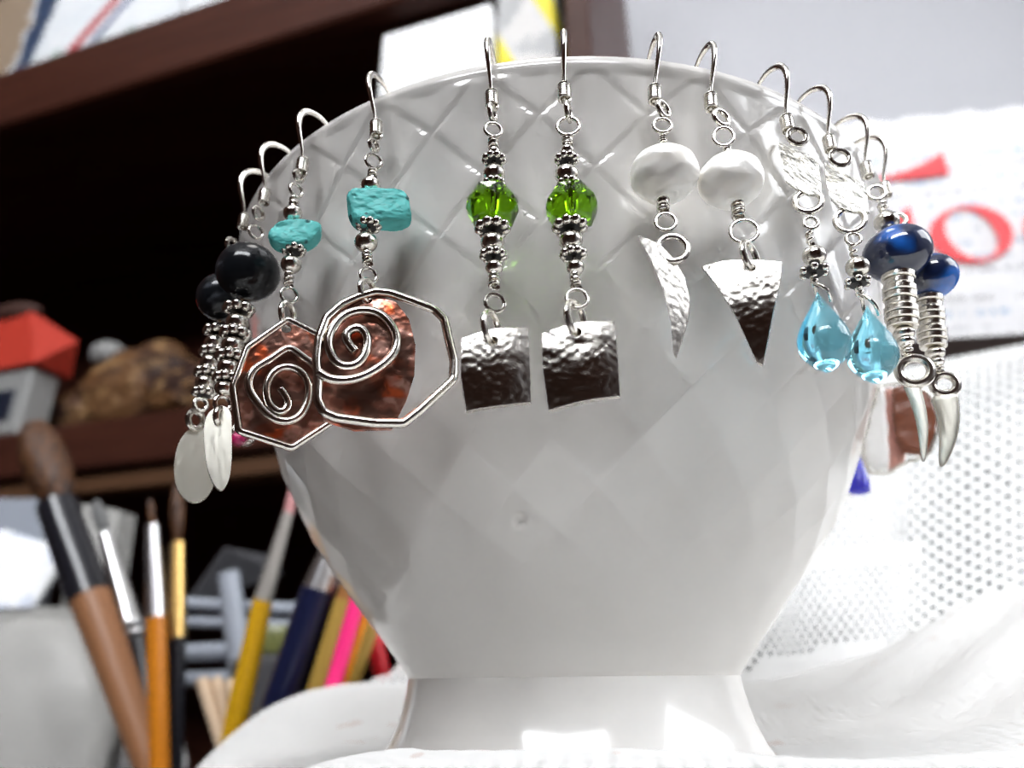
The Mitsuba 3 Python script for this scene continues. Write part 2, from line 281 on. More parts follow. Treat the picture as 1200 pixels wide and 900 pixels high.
def bowl_outer(nz=300, nphi=1080):
    zs = np.linspace(.0135, ZR - .0024, nz); ph = np.arange(nphi) * 2 * np.pi / nphi
    Zg, Pg = np.meshgrid(zs, ph, indexing='ij'); P = srf(Pg, Zg)
    t = TZS(Zg * 1000); a = (Pg - PHI0) * ND / (2 * np.pi)
    u, v = a + t / 2, a - t / 2; iu, iv = np.floor(u), np.floor(v); fu, fv = u - iu, v - iv
    def node(p, q):
        k3 = np.stack([p % ND, (p - q) * 3.7, 0 * p + .5], -1); j1, j2, j3 = [meshkit.noise(k3 * 1.37 + 11 * i, i) - .5 for i in (1, 2, 3)]
        aa, tt = (p + q) / 2 + .035 * j1, p - q + .05 * j2
        f_ = aa * 2 * np.pi / ND + PHI0; return srf(f_, TZI(np.clip(tt, -1, 12)) / 1000) + .0005 * j3[..., None] * np.stack([np.sin(f_), -np.cos(f_), 0 * f_], -1)
    B = (node(iu, iv) * ((1 - fu) * (1 - fv))[..., None] + node(iu + 1, iv) * (fu * (1 - fv))[..., None] + node(iu, iv + 1) * ((1 - fu) * fv)[..., None] + node(iu + 1, iv + 1) * (fu * fv)[..., None])
    zz = Zg * 1000
    sm = lambda x, a, b: (lambda q: q * q * (3 - 2 * q))(np.clip((x - a) / (b - a), 0, 1))
    w = (sm(zz, 22.5, 26.0) * (1 - sm(zz, 79.6, 80.6)))[..., None]
    rnd = meshkit.noise(np.stack([iu * 1.0, iv * 1.0, 0 * iu], -1), 3) - .5
    tilt = ((fu - .5) * rnd + (fv - .5) * (meshkit.noise(np.stack([iu, iv, 0 * iu + 9], -1), 5) - .5)) * .0
    nrm = np.stack([np.sin(Pg), -np.cos(Pg), 0 * Pg - .25], -1); nrm /= np.linalg.norm(nrm, axis=-1, keepdims=True)
    e = np.minimum(np.minimum(fu, 1 - fu), np.minimum(fv, 1 - fv))
    low = np.maximum(fu, 1 - fv); up = sm(zz, 44, 62)                  # each diamond has a soft raised lip along its two lower edges
    g = np.exp(-(e / .07) ** 2) * (.00006 * up + .00001) - .00020 * up * sm(low, .45, .86) * (1 - sm(low, .89, 1.0))
    out = P * (1 - w) + (P + (B - P) * 1.5 + nrm * (tilt - g)[..., None]) * w
    out[..., 2] = np.where(np.abs(w[..., 0]) > 0, out[..., 2], Zg)
    # a small moulding pit
    c = srf(np.array(math.radians(-5.2)), np.array(.0298)); d = np.linalg.norm(out - c, axis=-1); out -= nrm * (.0007 * np.exp(-(d / .0007) ** 2))[..., None]
    return out
G = bowl_outer(); nz, nphi, _ = G.shape
ph = np.arange(nphi) * 2 * np.pi / nphi; ring = lambda r, z: np.stack([r * np.sin(ph), -r * np.cos(ph), np.full(nphi, z)], -1)
WALL = .0036; a = np.linspace(0, np.pi, 21)[1:-1]
rows = [ring(.0240, .0120), ring(.0258, .0124)] + list(G) + [ring(.05955 - WALL / 2 + WALL / 2 * math.cos(q), ZR - .0024 + .0027 * math.sin(q)) for q in a]
rows += [ring(float(PROF(z)) - WALL, z) for z in np.linspace(ZR - .0027, .020, 60)] + [ring(.020, .0178), ring(.008, .0165)]
vv = np.vstack(rows + [V(0, 0, .0165)[None], V(0, 0, .0120)[None]]); nr = len(rows)
i, j = np.meshgrid(np.arange(nr - 1), np.arange(nphi), indexing='ij'); j2 = (j + 1) % nphi
ff = tri(np.stack([i * nphi + j, i * nphi + j2, (i + 1) * nphi + j2, (i + 1) * nphi + j], -1).reshape(-1, 4)); jj = np.arange(nphi); L0 = (nr - 1) * nphi
ff = np.vstack([ff, np.stack([L0 + jj, L0 + (jj + 1) % nphi, np.full(nphi, nr * nphi)], 1), np.stack([(jj + 1) % nphi, jj, np.full(nphi, nr * nphi + 1)], 1)])
bowl = thing('footed_bowl', 'white milk glass footed bowl with a diamond quilted pattern and a rim of earrings', 'bowl')
part(bowl, 'body', trimesh.Trimesh(vv, ff, process=False), 'milk_glass', True)
part(bowl, 'foot', lathe([(0, .0), (.0292, .0), (.0300, .0006), (.0300, .0013), (.0287, .0034), (.0275, .0060), (.0267, .0088), (.0262, .0114), (.0260, .0130), (.024, .0134), (0, .0134)], 144), 'milk_glass', 40)

# ------------------------------------------------------------------ the cloths
def ss(x, a, b): q = np.clip((x - a) / (b - a), 0, 1); return q * q * (3 - 2 * q)
def cloth_z(x, y):
    P = np.stack([x * 38, y * 38, 0 * x], -1)
    z = .0068 * np.exp(-((y + .052 + .004 * np.sin(x * 40)) / .017) ** 2) * ss(x, -.046, -.014)
    z = z + .0118 * ss(y, .035, .095) + .024 * ss(x, .040, .135) * ss(y, -.075, .02)
    z = z + .0022 * (meshkit.fbm(P, 3, 4) - .5) + .0030 * ss(x, .05, .09) * np.sin((y * 210 - x * 120) + 3 * meshkit.noise(P * .6, 2)) * .35
    t = np.clip((-.035 - .15 * np.minimum(y, 0) - .25 * np.maximum(y, 0) - x) / .045, 0, 4); z = z - .0065 * t ** 2 - .006 * t ** 4
    q = np.clip((-.072 - y) / .02, 0, 4); z = z - .004 * q ** 2 - .006 * q ** 4
    hold = 1 - ss(np.hypot(x, y), .031, .040); z = z * (1 - hold) - .0003 * hold
    z = z + .00035 * (meshkit.fbm(np.stack([x * 500, y * 500, 0 * x], -1), 2, 8) - .5) * (1 - hold)
    return np.maximum(z, TZ + .001 + .003 * meshkit.noise(P, 6))
gx, gy = np.meshgrid(np.linspace(-.145, .36, 420), np.linspace(-.112, .098, 230)); gz = cloth_z(gx, gy)
i, j = np.meshgrid(np.arange(229), np.arange(419), indexing='ij'); q = np.stack([i * 420 + j, i * 420 + j + 1, (i + 1) * 420 + j + 1, (i + 1) * 420 + j], -1).reshape(-1, 4)
single('tablecloth', (np.stack([gx.ravel(), gy.ravel(), gz.ravel()], 1), tri(q)), 'white_cloth', 'rumpled white tablecloth under the foot of the bowl', 'tablecloth', True)

ROWS = [[(-0.06243,0.085,0.00952),(-0.02026,0.085,0.00919),(0.01654,0.085,0.00891),(0.05177,0.085,0.00864),(0.08236,0.085,0.01285),(0.14227,0.085,0.02228)], [(-0.06309,0.105,0.01402),(-0.02258,0.105,0.02627),(0.01946,0.105,0.03048),(0.06035,0.105,0.03457),(0.09484,0.105,0.03622),(0.16322,0.105,0.04661)], [(-0.06285,0.135,0.02445),(-0.01355,0.135,0.05421),(0.02984,0.135,0.06201),(0.0724,0.135,0.06816),(0.11321,0.135,0.06965),(0.19162,0.135,0.07396)],
        [(-0.05099,0.165,0.0636),(0.00336,0.165,0.0958),(0.04307,0.165,0.10327),(0.08862,0.165,0.10657),(0.13304,0.165,0.10979),(0.22477,0.165,0.11563)], [(-0.03182,0.185,0.09717),(0.01614,0.185,0.12347),(0.05554,0.185,0.1305),(0.10159,0.185,0.13449),(0.14656,0.185,0.13797),(0.24956,0.185,0.15155)], [(-0.03848,0.24,0.1147),(0.01821,0.24,0.14582),(0.06461,0.24,0.15263),(0.11895,0.24,0.15732),(0.17191,0.24,0.16094),(0.29341,0.24,0.17694)]]
K = np.array(ROWS)
def lace_at(u, v):
    """u along the columns, v up the rows, both 0..1, to points."""
    cs = CubicSpline(np.linspace(0, 1, 6), K, axis=0)(v)
    out = np.empty((len(u), 3)); xs = np.linspace(0, 1, 6)
    lin = np.clip(u * 5, 0, 4.9999); b = lin.astype(int); f = (lin - b)[:, None]; r = np.arange(len(u))
    f = f * f * (3 - 2 * f) * .35 + f * .65
    return cs[r, b] * (1 - f) + cs[r, b + 1] * f
NU, NV = 132, 66
def lace(holes, off):
    o8 = np.array([(0, 0), (.5, 0), (1, 0), (1, .5), (1, 1), (.5, 1), (0, 1), (0, .5)]); a8 = np.radians([225, 270, 315, 0, 45, 90, 135, 180])
    I, J = [x.ravel() for x in np.meshgrid(np.arange(NU), np.arange(NV), indexing='ij')]
    n1 = meshkit.noise(np.stack([I / 19, J / 13, 0 * I], -1), 12)
    solid = ((I + J) % 2 == 1) | (n1 > .62) | ((J % 17) < 3) & (meshkit.noise(np.stack([I / 24, J / 9, 0 * I], -1), 5) > .35)
    size = .26 + .16 * meshkit.noise(np.stack([I / 7, J / 7, 0 * I], -1), 7) + .06 * meshkit.noise(np.stack([I * 1.7, J * 1.7, 0 * I], -1), 1)
    vs, fs, at = [], [], 0
    for m, kind in ((solid, 0), (~solid, 1)):
        i, j = I[m], J[m]; n = len(i)
        outer = np.stack([i[:, None] + o8[None, :, 0], j[:, None] + o8[None, :, 1]], -1)
        inner = np.stack([i[:, None] + .5 + size[m][:, None] * np.cos(a8), j[:, None] + .5 + size[m][:, None] * np.sin(a8)], -1) if kind else np.stack([i + .5, j + .5], -1)[:, None]
        uv = np.concatenate([outer, inner], 1).reshape(-1, 2); k = outer.shape[1] + inner.shape[1]; base = at + np.arange(n)[:, None] * k
        a0 = np.arange(8); a1 = (a0 + 1) % 8
        if kind: q = np.stack([base + a0, base + a1, base + 8 + a1, base + 8 + a0], -1).reshape(-1, 4); fs.append(tri(q))
        else: fs.append(np.stack([base + a0, base + a1, base + 8 + 0 * a0], -1).reshape(-1, 3))
        vs.append(uv); at += len(uv)
    uv = np.vstack(vs); p = lace_at(uv[:, 0] / NU, uv[:, 1] / NV); p = p + V(0, -1, .3) * (.0022 * (meshkit.fbm(p * 30, 3, 2) - .5))[:, None]
    return trimesh.Trimesh(p, np.vstack(fs), process=True)
single('lace_cloth', lace(True, 0), 'lace_cotton', 'white crocheted lace cloth full of small holes, draped up behind the bowl at the right', 'lace cloth', True)
uu, wv = np.meshgrid(np.linspace(0, 1, 60), np.linspace(.02, 1, 40)); p = lace_at(uu.ravel(), wv.ravel()) + V(0, .0035, -.0018)
i, j = np.meshgrid(np.arange(39), np.arange(59), indexing='ij'); q = np.stack([i * 60 + j, i * 60 + j + 1, (i + 1) * 60 + j + 1, (i + 1) * 60 + j], -1).reshape(-1, 4)
single('lining_cloth', (p, tri(q)), 'under_cloth', 'grey cloth that shows through the holes of the white lace', 'cloth', True)

# ------------------------------------------------------------------ earrings
R0 = .060
def hook(t, az, k=1.0, lean=0.0):
    """A fish-hook ear wire over the rim: a flattened bow that thins to the coil, with a ball and a coil at the outside."""
    c, s = math.cos(az), math.sin(az); rad = V(s, -c, 0); tan = V(c, s, 0)
    pts = [(.7, -9.0), (.7, -7.4), (.85, -6.2), (1.4, -4.2), (2.0, -2.2), (2.05, -.4), (1.3, 1.0), (-.4, 1.75), (-2.2, 1.4), (-3.7, .0), (-4.5, -2.4), (-4.8, -5.5), (-4.6, -8.5)]
    P = spline([rad * (R0 + r * .001) + V(0, 0, ZR + z * .001) + tan * lean * (.001 * (z + 7.4)) for r, z in pts], 70)
    u = np.linspace(0, 1, 70); w = .00021 + .00020 * np.exp(-((u - .42) / .16) ** 2)
    part(t, 'ear_wire', sweep(P, w, 12, up=tan), 'silver')
    top = rad * (R0 + .00070) + V(0, 0, ZR - .0069) + tan * lean * .0005; bot = rad * (R0 + .00070) + V(0, 0, ZR - .0090) - tan * lean * .001
    part(t, 'wire_coil', helix(top, bot, .00062, .00019, 7), 'silver')
    return bot
class Chain:
    def __init__(self, key, az, face, label, group, lean=0.0):
        self.t = thing('earring', label, 'earring', group); self.F = unit(V(*face)); self.X = np.cross(V(0, 0, 1), self.F); self.az = az; hook(self.t, az, lean=lean)
    def ring(self, q, turn=0, r=.00021, sy=1.0, name='wire_loop', tilt=0):
        c, R = q; a = math.radians(turn); n = self.F * math.cos(a) + self.X * math.sin(a) + V(0, 0, math.sin(math.radians(tilt)))
        return part(self.t, name, torus(c, n, max(R - r, r * 1.2), r, sy=sy), 'silver')
    def bead(self, q, sz=.92): return part(self.t, 'silver_bead', ball(q[0], q[1], sz), 'silver')
    def daisy(self, q, axis=(0, 0, 1), n=9, br=None):
        c, R = q; br = br or R * .30; M = frame(axis); a = np.arange(n) * 2 * np.pi / n + .3
        s = part(self.t, 'daisy_spacer', cat([ball(np.asarray(c) + (R - br) * (math.cos(x) * M[:, 0] + math.sin(x) * M[:, 1]), br, 1, seg=12) for x in a]), 'silver', True)
        part(s, 'core', put(lathe([(0, -br * .8), (R * .62, -br * .8), (R * .8, 0), (R * .62, br * .8), (0, br * .8)], 20), c, axis), 'oxidised')
    def coil(self, p, q, R, turns=3): return part(self.t, 'wire_wrap', helix(p, q, R - .0002, .0002, turns), 'silver')
    def pin(self, p, q, r=.0003): return part(self.t, 'head_pin', sweep(np.linspace(p, q, 4), r, 8), 'silver')

# green crystal pair
def rondelle(c, R, h, axis=(0, 0, 1)):
    """A faceted bead: six broad star facets round the top and the bottom, twelve round the girdle."""
    rows = [(.42, .54, 6, .5), (.80, .45, 6, .5), (1.0, .10, 12, 0), (1.0, -.08, 12, .5), (.80, -.43, 6, 0), (.42, -.52, 6, 0)]
    v = [(R * r * math.sin((i + o) * 2 * math.pi / n), -R * r * math.cos((i + o) * 2 * math.pi / n), h * z) for r, z, n, o in rows for i in range(n)]
    return put(trimesh.convex.convex_hull(np.array(v)), c, axis)
def bent(cx, cz, k1, k2, tx=0, tz=0):
    return lambda u, v: -k1 * u ** 2 - k2 * v ** 2 + tx * u + tz * v
def hammer(f, amp=.00006, k=900, seed=0):
    return lambda u, v: f(u, v) + amp * (meshkit.fbm(np.stack([u * k, v * k, 0 * u + seed], -1), 2, seed) - .5)

e = Chain('GL', -0.065, (0.1522,-0.9883,-0.0), 'left one of the two green crystal earrings, its silver square beside the hexagon wire', 'green crystal earrings', -0.04)
e.ring(((-0.00382,-0.06085,0.07268),0.00128), 70, .00032); e.ring(((-0.00373,-0.06083,0.07028),0.00117), 10); e.coil((-0.00372,-0.06083,0.06891), (-0.00372,-0.06083,0.06756), 0.00063)
e.bead(((-0.00363,-0.06082,0.06708),0.00067)); e.daisy(((-0.00363,-0.06082,0.06599),0.00143)); e.bead(((-0.00363,-0.06082,0.06397),0.00123)); e.daisy(((-0.00363,-0.06082,0.06269),0.00131))
e.pin((-0.00363,-0.06082,0.06928), (-0.00362,-0.06082,0.05071))
part(e.t, 'crystal_bead', rondelle((-0.00381,-0.06085,0.05949), 0.00286, 0.00434), 'green_glass', False, 'faceted green glass bead')
e.daisy(((-0.0038,-0.06085,0.05684),0.002)); e.bead(((-0.0038,-0.06085,0.055),0.00126)); e.daisy(((-0.00371,-0.06083,0.05341),0.00152)); e.bead(((-0.00362,-0.06082,0.05194),0.00093)); e.coil((-0.00362,-0.06082,0.05112), (-0.00362,-0.06082,0.04949), 0.00062)
e.ring(((-0.00354,-0.06081,0.04769),0.00121), 15); e.ring(((-0.00387,-0.06086,0.04486),0.00196), 62, .00035, name='jump_ring')
part(e.t, 'square_plate', plate([(-0.00679,-0.06131,0.04351),(-0.00354,-0.06081,0.04458),(-0.00024,-0.0603,0.04507),(-0.00015,-0.06028,0.04103),(-6e-05,-0.06027,0.03733),(-0.00313,-0.06074,0.0368),(-0.00626,-0.06123,0.03636),(-0.00681,-0.06131,0.03964)], (0.1522,-0.9883,-0.0), .0007, hammer(bent(0, 0, 42, 34, -.08, .15), .00012, 700, 1), ((-0.00379,-0.06084,0.04306), 0.00059)), 'hammered_silver', 30, 'domed hammered silver square')
e = Chain('GR', 0.075, (0.0151,-0.9999,-0.0), 'right one of the two green crystal earrings, nearest the middle of the bowl', 'green crystal earrings', 0.03)
e.ring(((0.0049,-0.06082,0.07183),0.00131), 78, .00032); e.ring(((0.00481,-0.06082,0.06972),0.00144), 0); e.coil((0.00465,-0.06083,0.06814), (0.0046,-0.06083,0.06682), 0.00066)
e.bead(((0.00458,-0.06083,0.06634),0.00071)); e.daisy(((0.00443,-0.06083,0.06505),0.00141)); e.bead(((0.00435,-0.06083,0.06296),0.0013)); e.daisy(((0.00449,-0.06083,0.06179),0.00129))
e.pin((0.00467,-0.06083,0.0685), (0.0047,-0.06083,0.04999))
part(e.t, 'crystal_bead', rondelle((0.00472,-0.06083,0.05863), 0.00281, 0.00426, V(-.04, 0, 1)), 'green_glass', False, 'faceted green glass bead')
e.daisy(((0.00444,-0.06083,0.05626),0.00197), V(-.05, 0, 1)); e.bead(((0.00445,-0.06083,0.05444),0.00124)); e.daisy(((0.00464,-0.06083,0.05275),0.0015)); e.bead(((0.00475,-0.06083,0.0512),0.00092)); e.coil((0.00471,-0.06083,0.05039), (0.00473,-0.06083,0.04879), 0.00061)
e.ring(((0.00476,-0.06083,0.04751),0.00128), 10); e.ring(((0.00457,-0.06083,0.0453),0.00203), 60, .00035, name='jump_ring')
part(e.t, 'square_plate', plate([(0.00115,-0.06088,0.04382),(0.00479,-0.06083,0.04462),(0.00831,-0.06077,0.04495),(0.00838,-0.06077,0.04105),(0.00837,-0.06077,0.03733),(0.00499,-0.06082,0.03682),(0.00151,-0.06087,0.03622),(0.00113,-0.06088,0.04004)], (0.0151,-0.9999,-0.0), .0007, hammer(bent(0, 0, 46, 34, -.06, .15), .00012, 700, 2), ((0.00449,-0.06083,0.04351), 0.00058)), 'hammered_silver', 30, 'domed hammered silver square')

# pearl pair
def pearl(c, R, h, seed, axis=(0, 0, 1)):
    m = trimesh.creation.icosphere(5, 1.0); v = m.vertices.copy(); n = meshkit.fbm(v * 1.6 + seed, 2, seed) - .5
    v = v * (1 + .10 * n)[:, None]; rho = np.hypot(v[:, 0], v[:, 1]); v[:, 2] *= 1 - .12 * np.exp(-(rho / .28) ** 2); m.vertices = v * V(R, R, h / 2); return put(m, c, axis)
e = Chain('PL', 0.25, (-0.1501,-0.9887,-0.0), 'left one of the two pearl earrings, its narrow silver blade turned sideways', 'pearl earrings', 0.12)
e.ring(((0.01567,-0.05919,0.07239),0.00127), 55, .0003); e.ring(((0.01537,-0.05915,0.07008),0.00121), 15); e.coil((0.01531,-0.05914,0.06849), (0.01523,-0.05912,0.06754), 0.00048)
part(e.t, 'pearl', pearl((0.01504,-0.05859,0.06367), 0.00375, 0.00619, 1), 'pearl', True, 'cream white freshwater pearl')
e.coil((0.01454,-0.05902,0.05998), (0.01439,-0.059,0.05845), 0.00069, 4); e.ring(((0.01454,-0.05902,0.0571),0.00127), 10); e.ring(((0.01491,-0.05908,0.0537),0.00187), 12, .00035, name='jump_ring')
part(e.t, 'triangle_plate', plate([(0.01166,-0.05858,0.05454),(0.01279,-0.05875,0.05432),(0.01381,-0.05891,0.05391),(0.01496,-0.05908,0.05243),(0.01579,-0.05921,0.05054),(0.01603,-0.05925,0.04799),(0.01556,-0.05917,0.04582),(0.01488,-0.05907,0.04402),(0.01403,-0.05894,0.04199),(0.01383,-0.05891,0.04248),(0.01395,-0.05893,0.0454),(0.01346,-0.05886,0.04913),(0.01261,-0.05873,0.05215)], (-0.1501,-0.9887,-0.0), .0006, hammer(bent(0, 0, 10, 20, -.75, .12), .00009, 900, 3)), 'hammered_silver', 30, 'curved hammered silver triangle')
e = Chain('PR', 0.365, (-0.2418,-0.9703,-0.0), 'right one of the two pearl earrings, its silver triangle facing front', 'pearl earrings', 0.1)
e.ring(((0.02243,-0.05714,0.07221),0.00134), 45, .0003); e.ring(((0.02237,-0.05713,0.06945),0.00151), 10, sy=.85); e.coil((0.02255,-0.05718,0.0679), (0.02254,-0.05717,0.06705), 0.00048)
part(e.t, 'pearl', pearl((0.02249,-0.05665,0.06351), 0.0036, 0.00588, 5), 'pearl', True, 'cream white freshwater pearl')
e.coil((0.02265,-0.0572,0.06007), (0.02257,-0.05718,0.05807), 0.00074, 4); e.ring(((0.02286,-0.05725,0.05634),0.00164), 10); e.ring(((0.02303,-0.05729,0.05318),0.00188), 66, .00035, name='jump_ring')
part(e.t, 'triangle_plate', plate([(0.01818,-0.05609,0.05322),(0.02059,-0.05669,0.05316),(0.02344,-0.0574,0.05255),(0.02589,-0.05801,0.05194),(0.02537,-0.05788,0.04952),(0.02427,-0.0576,0.0463),(0.02309,-0.05731,0.04289),(0.02258,-0.05718,0.04149),(0.02207,-0.05706,0.04177),(0.02164,-0.05695,0.04327),(0.02077,-0.05673,0.04655),(0.01941,-0.05639,0.0504)], (-0.2418,-0.9703,-0.0), .0006, hammer(bent(0, 0, 30, 30, -.06, .13), .00009, 800, 4), ((0.02291,-0.05726,0.05164), 0.00053)), 'hammered_silver', 30, 'curved hammered silver triangle')

# aqua drop pair
def drop(c0, c1, R, seg=40):
    """A smooth teardrop with its point at c0 and its round end at c1."""
    c0, c1 = np.asarray(c0), np.asarray(c1); L = np.linalg.norm(c1 - c0); u = np.linspace(0, 1, 40); w = np.sin(np.pi * u) ** .9 * (.30 + .85 * u ** 1.3)
    w = w / w.max(); w[0] = w[-1] = 0; return put(lathe(np.stack([w[::-1] * R, (1 - u[::-1]) * L], 1), seg), c1, c0 - c1)
def star(e, q, axis=(0, 0, 1)):
    e.daisy(q, axis, 6, q[1] * .26)
e = Chain('AL', 0.545, (-0.349,-0.9371,-0.0), 'left one of the two aqua drop earrings, next to the right pearl', 'aqua drop earrings', 0)
e.ring(((0.03213,-0.05235,0.07259),0.00144), 30, .0003)
part(e.t, 'textured_plate', plate([(0.0303,-0.05081,0.07464),(0.032,-0.05145,0.07225),(0.03404,-0.05221,0.07029),(0.03388,-0.05215,0.06707),(0.03358,-0.05204,0.06352),(0.03232,-0.05157,0.06377),(0.03125,-0.05117,0.06481),(0.03033,-0.05083,0.06642),(0.03033,-0.05083,0.07025)], (-0.349,-0.9371,-0.0), .0006, hammer(bent(0, 0, 20, 12, -.45, -.30), .0003, 500, 5)), 'bark_silver', 30, 'bark textured silver plate')
e.ring(((0.03186,-0.05225,0.06312),0.00178), 12, .00036, name='jump_ring'); e.ring(((0.03167,-0.05218,0.06021),0.00098), 20, .00022); e.coil((0.03132,-0.05205,0.05905), (0.03124,-0.05202,0.05747), 0.00048, 2)
e.bead(((0.03133,-0.05205,0.05585),0.00129)); star(e, ((0.03103,-0.05194,0.05394),0.00171)); e.coil((0.03088,-0.05189,0.05354), (0.03083,-0.05187,0.05213), 0.00047, 2)
part(e.t, 'twisted_wire', cat([sweep(spline([(0.03049,-0.05238,0.05239), (0.03079,-0.05335,0.05135), (0.03147,-0.05339,0.05063), (0.03192,-0.05249,0.04975)], 24), .0002, 8), sweep(spline([(0.03099,-0.05129,0.05236), (0.03146,-0.05039,0.05103), (0.03142,-0.05102,0.05002)], 24), .0002, 8)]), 'silver')
part(e.t, 'glass_drop', drop((0.03095,-0.05191,0.05134), (0.03037,-0.0517,0.04173), 0.00269), 'aqua_glass', True, 'clear aqua blue glass teardrop')
e = Chain('AR', 0.67, (-0.3987,-0.9171,-0.0), 'right one of the two aqua drop earrings, next to the blue beads', 'aqua drop earrings', 0)
e.ring(((0.03831,-0.048,0.07236),0.0015), 30, .0003)
part(e.t, 'textured_plate', plate([(0.03697,-0.04655,0.07413),(0.03857,-0.04724,0.07145),(0.04041,-0.04804,0.06912),(0.04036,-0.04802,0.06632),(0.04017,-0.04794,0.06377),(0.03865,-0.04727,0.06392),(0.03748,-0.04677,0.06479),(0.03677,-0.04646,0.0665),(0.03672,-0.04644,0.07019)], (-0.3987,-0.9171,-0.0), .0006, hammer(bent(0, 0, 20, 12, -.45, -.30), .0003, 500, 6)), 'bark_silver', 30, 'bark textured silver plate')
e.ring(((0.03785,-0.0478,0.06312),0.00196), 12, .00036, name='jump_ring'); e.ring(((0.03774,-0.04775,0.06046),0.00102), 20, .00022); e.coil((0.03753,-0.04766,0.0597), (0.03743,-0.04762,0.05807), 0.00051, 2)
e.bead(((0.03752,-0.04766,0.05662),0.00135)); star(e, ((0.03718,-0.04751,0.05465),0.00159)); e.coil((0.03717,-0.0475,0.05408), (0.03712,-0.04748,0.05284), 0.00049, 2)
part(e.t, 'twisted_wire', cat([sweep(spline([(0.0369,-0.04804,0.05295), (0.03706,-0.04898,0.0519), (0.03776,-0.04907,0.05081), (0.03832,-0.04822,0.04988)], 24), .0002, 8), sweep(spline([(0.03746,-0.04698,0.05293), (0.03779,-0.04603,0.0516), (0.03765,-0.04662,0.05024)], 24), .0002, 8)]), 'silver')
part(e.t, 'glass_drop', drop((0.03754,-0.04767,0.05147), (0.03667,-0.04729,0.04193), 0.00271), 'aqua_glass', True, 'clear aqua blue glass teardrop')

# blue bead pair
def disc_stack(e, p, q, R, n):
    p, q = np.asarray(p), np.asarray(q); h = np.linalg.norm(q - p) / n
    for i in range(n):
        c = p + (q - p) * (i + .5) / n; r = R * (1 - .10 * (i % 3 == 1)); b = h * .16
        part(e.t, 'silver_disc', put(lathe([(0, -h * .46), (r - b, -h * .46), (r, -h * .46 + b), (r, h * .46 - b), (r - b, h * .46), (0, h * .46)], 28), c, p - q), 'silver', 30)
def claw(pts, F, w):
    P = spline(pts, 40); u = np.linspace(0, 1, 40); return sweep(P, w * np.clip(np.minimum(u / .12, 1), .3, 1) ** .5 * (1 - u) ** .55 + .00012, 14, flat=.38, up=np.cross(unit(V(*F)), V(0, 0, 1)))
e = Chain('UL', 0.815, (-0.4352,-0.9003,-0.0), 'front one of the two blue bead earrings, with the thin pale claw', 'blue bead earrings', 0)
e.ring(((0.04449,-0.04189,0.07108),0.00135), 20, .0003); e.coil((0.04474,-0.042,0.06932), (0.04485,-0.04206,0.06792), 0.00067, 2); e.bead(((0.04475,-0.04201,0.06636),0.00154))
part(e.t, 'glass_bead', ball((0.04493,-0.0421,0.06148), 0.00409, .84, V(-.22, 0, 1), 48), 'cobalt_glass', True, 'round cobalt blue glass bead')
disc_stack(e, (0.04451,-0.04189,0.05864), (0.04366,-0.04149,0.05125), 0.00194, 8)
for a in (((0.04362,-0.04147,0.05056),0.00124), ((0.0436,-0.04145,0.04953),0.00103)): e.bead(a, .7)
e.coil((0.0436,-0.04145,0.04908), (0.04353,-0.04142,0.04785), 0.00072, 2); e.ring(((0.04375,-0.04153,0.04555),0.00222), 10, .00055, name='jump_ring')
part(e.t, 'claw', claw([(0.043,-0.04117,0.04498), (0.04327,-0.04129,0.04209), (0.04318,-0.04125,0.03874), (0.04249,-0.04092,0.0347)], (-0.4352,-0.9003,-0.0), 0.00079), 'brushed_silver', True, 'thin curved silver claw')
e = Chain('UR', 0.915, (-0.4497,-0.8932,-0.0), 'rear one of the two blue bead earrings, partly behind the other blue bead', 'blue bead earrings', 0)
e.ring(((0.04853,-0.03729,0.06967),0.00128), 20, .0003); e.coil((0.04898,-0.03752,0.06807), (0.04921,-0.03763,0.06632), 0.00069, 2); e.bead(((0.0496,-0.03783,0.06453),0.00136))
part(e.t, 'glass_bead', ball((0.05007,-0.03807,0.06), 0.00343, .86, V(-.2, 0, 1), 48), 'cobalt_glass', True, 'round cobalt blue glass bead')
disc_stack(e, (0.04939,-0.03772,0.05734), (0.04863,-0.03734,0.05025), 0.00174, 8)
for a in (((0.04866,-0.03736,0.04953),0.00117), ((0.0486,-0.03733,0.04837),0.00085)): e.bead(a, .7)
e.coil((0.04862,-0.03733,0.04802), (0.04861,-0.03733,0.04709), 0.00064, 2); e.ring(((0.04873,-0.03739,0.04522),0.00178), 10, .0005, name='jump_ring')
part(e.t, 'claw', claw([(0.04835,-0.0372,0.04453), (0.04836,-0.0372,0.04207), (0.04782,-0.03693,0.03892), (0.04647,-0.03625,0.03526)], (-0.4497,-0.8932,-0.0), 0.00145), 'brushed_silver', True, 'broad curved silver claw')

# turquoise pair
def chip(outline, F, depth, seed):
    """A tumbled stone: the outline given thickness, rounded and roughened."""
    P = np.asarray(outline, float); c = P.mean(0); F = unit(V(*F))
    m = trimesh.convex.convex_hull(np.vstack([c + (P - c) * .86 + F * depth / 2, c + (P - c) * .86 - F * depth / 2, P + F * depth * .3, P - F * depth * .3]))
    m = refined(m, .0006, 30)
    n = m.vertex_normals; m.vertices = m.vertices + n * (0.0008 * (meshkit.fbm(m.vertices * 420 + seed, 3, seed) - .5))[:, None]; return m
def soft_wire(pts, r, n=240, closed=False, k=2, up=None): return sweep(softpoly(pts, n, k, closed), r, 10, closed)
e = Chain('TL', -0.525, (0.4606,-0.8876,-0.0), 'left turquoise earring with a flat chip and a full copper hexagon', 'turquoise earrings', 0)
e.ring(((-0.03061,-0.0528,0.07331),0.001), 40, .00028); e.ring(((-0.03067,-0.05283,0.07096),0.0011), 30); e.bead(((-0.0307,-0.05285,0.06734),0.00119)); e.coil((-0.03074,-0.05287,0.06972), (-0.03071,-0.05285,0.0684), 0.00066, 2)
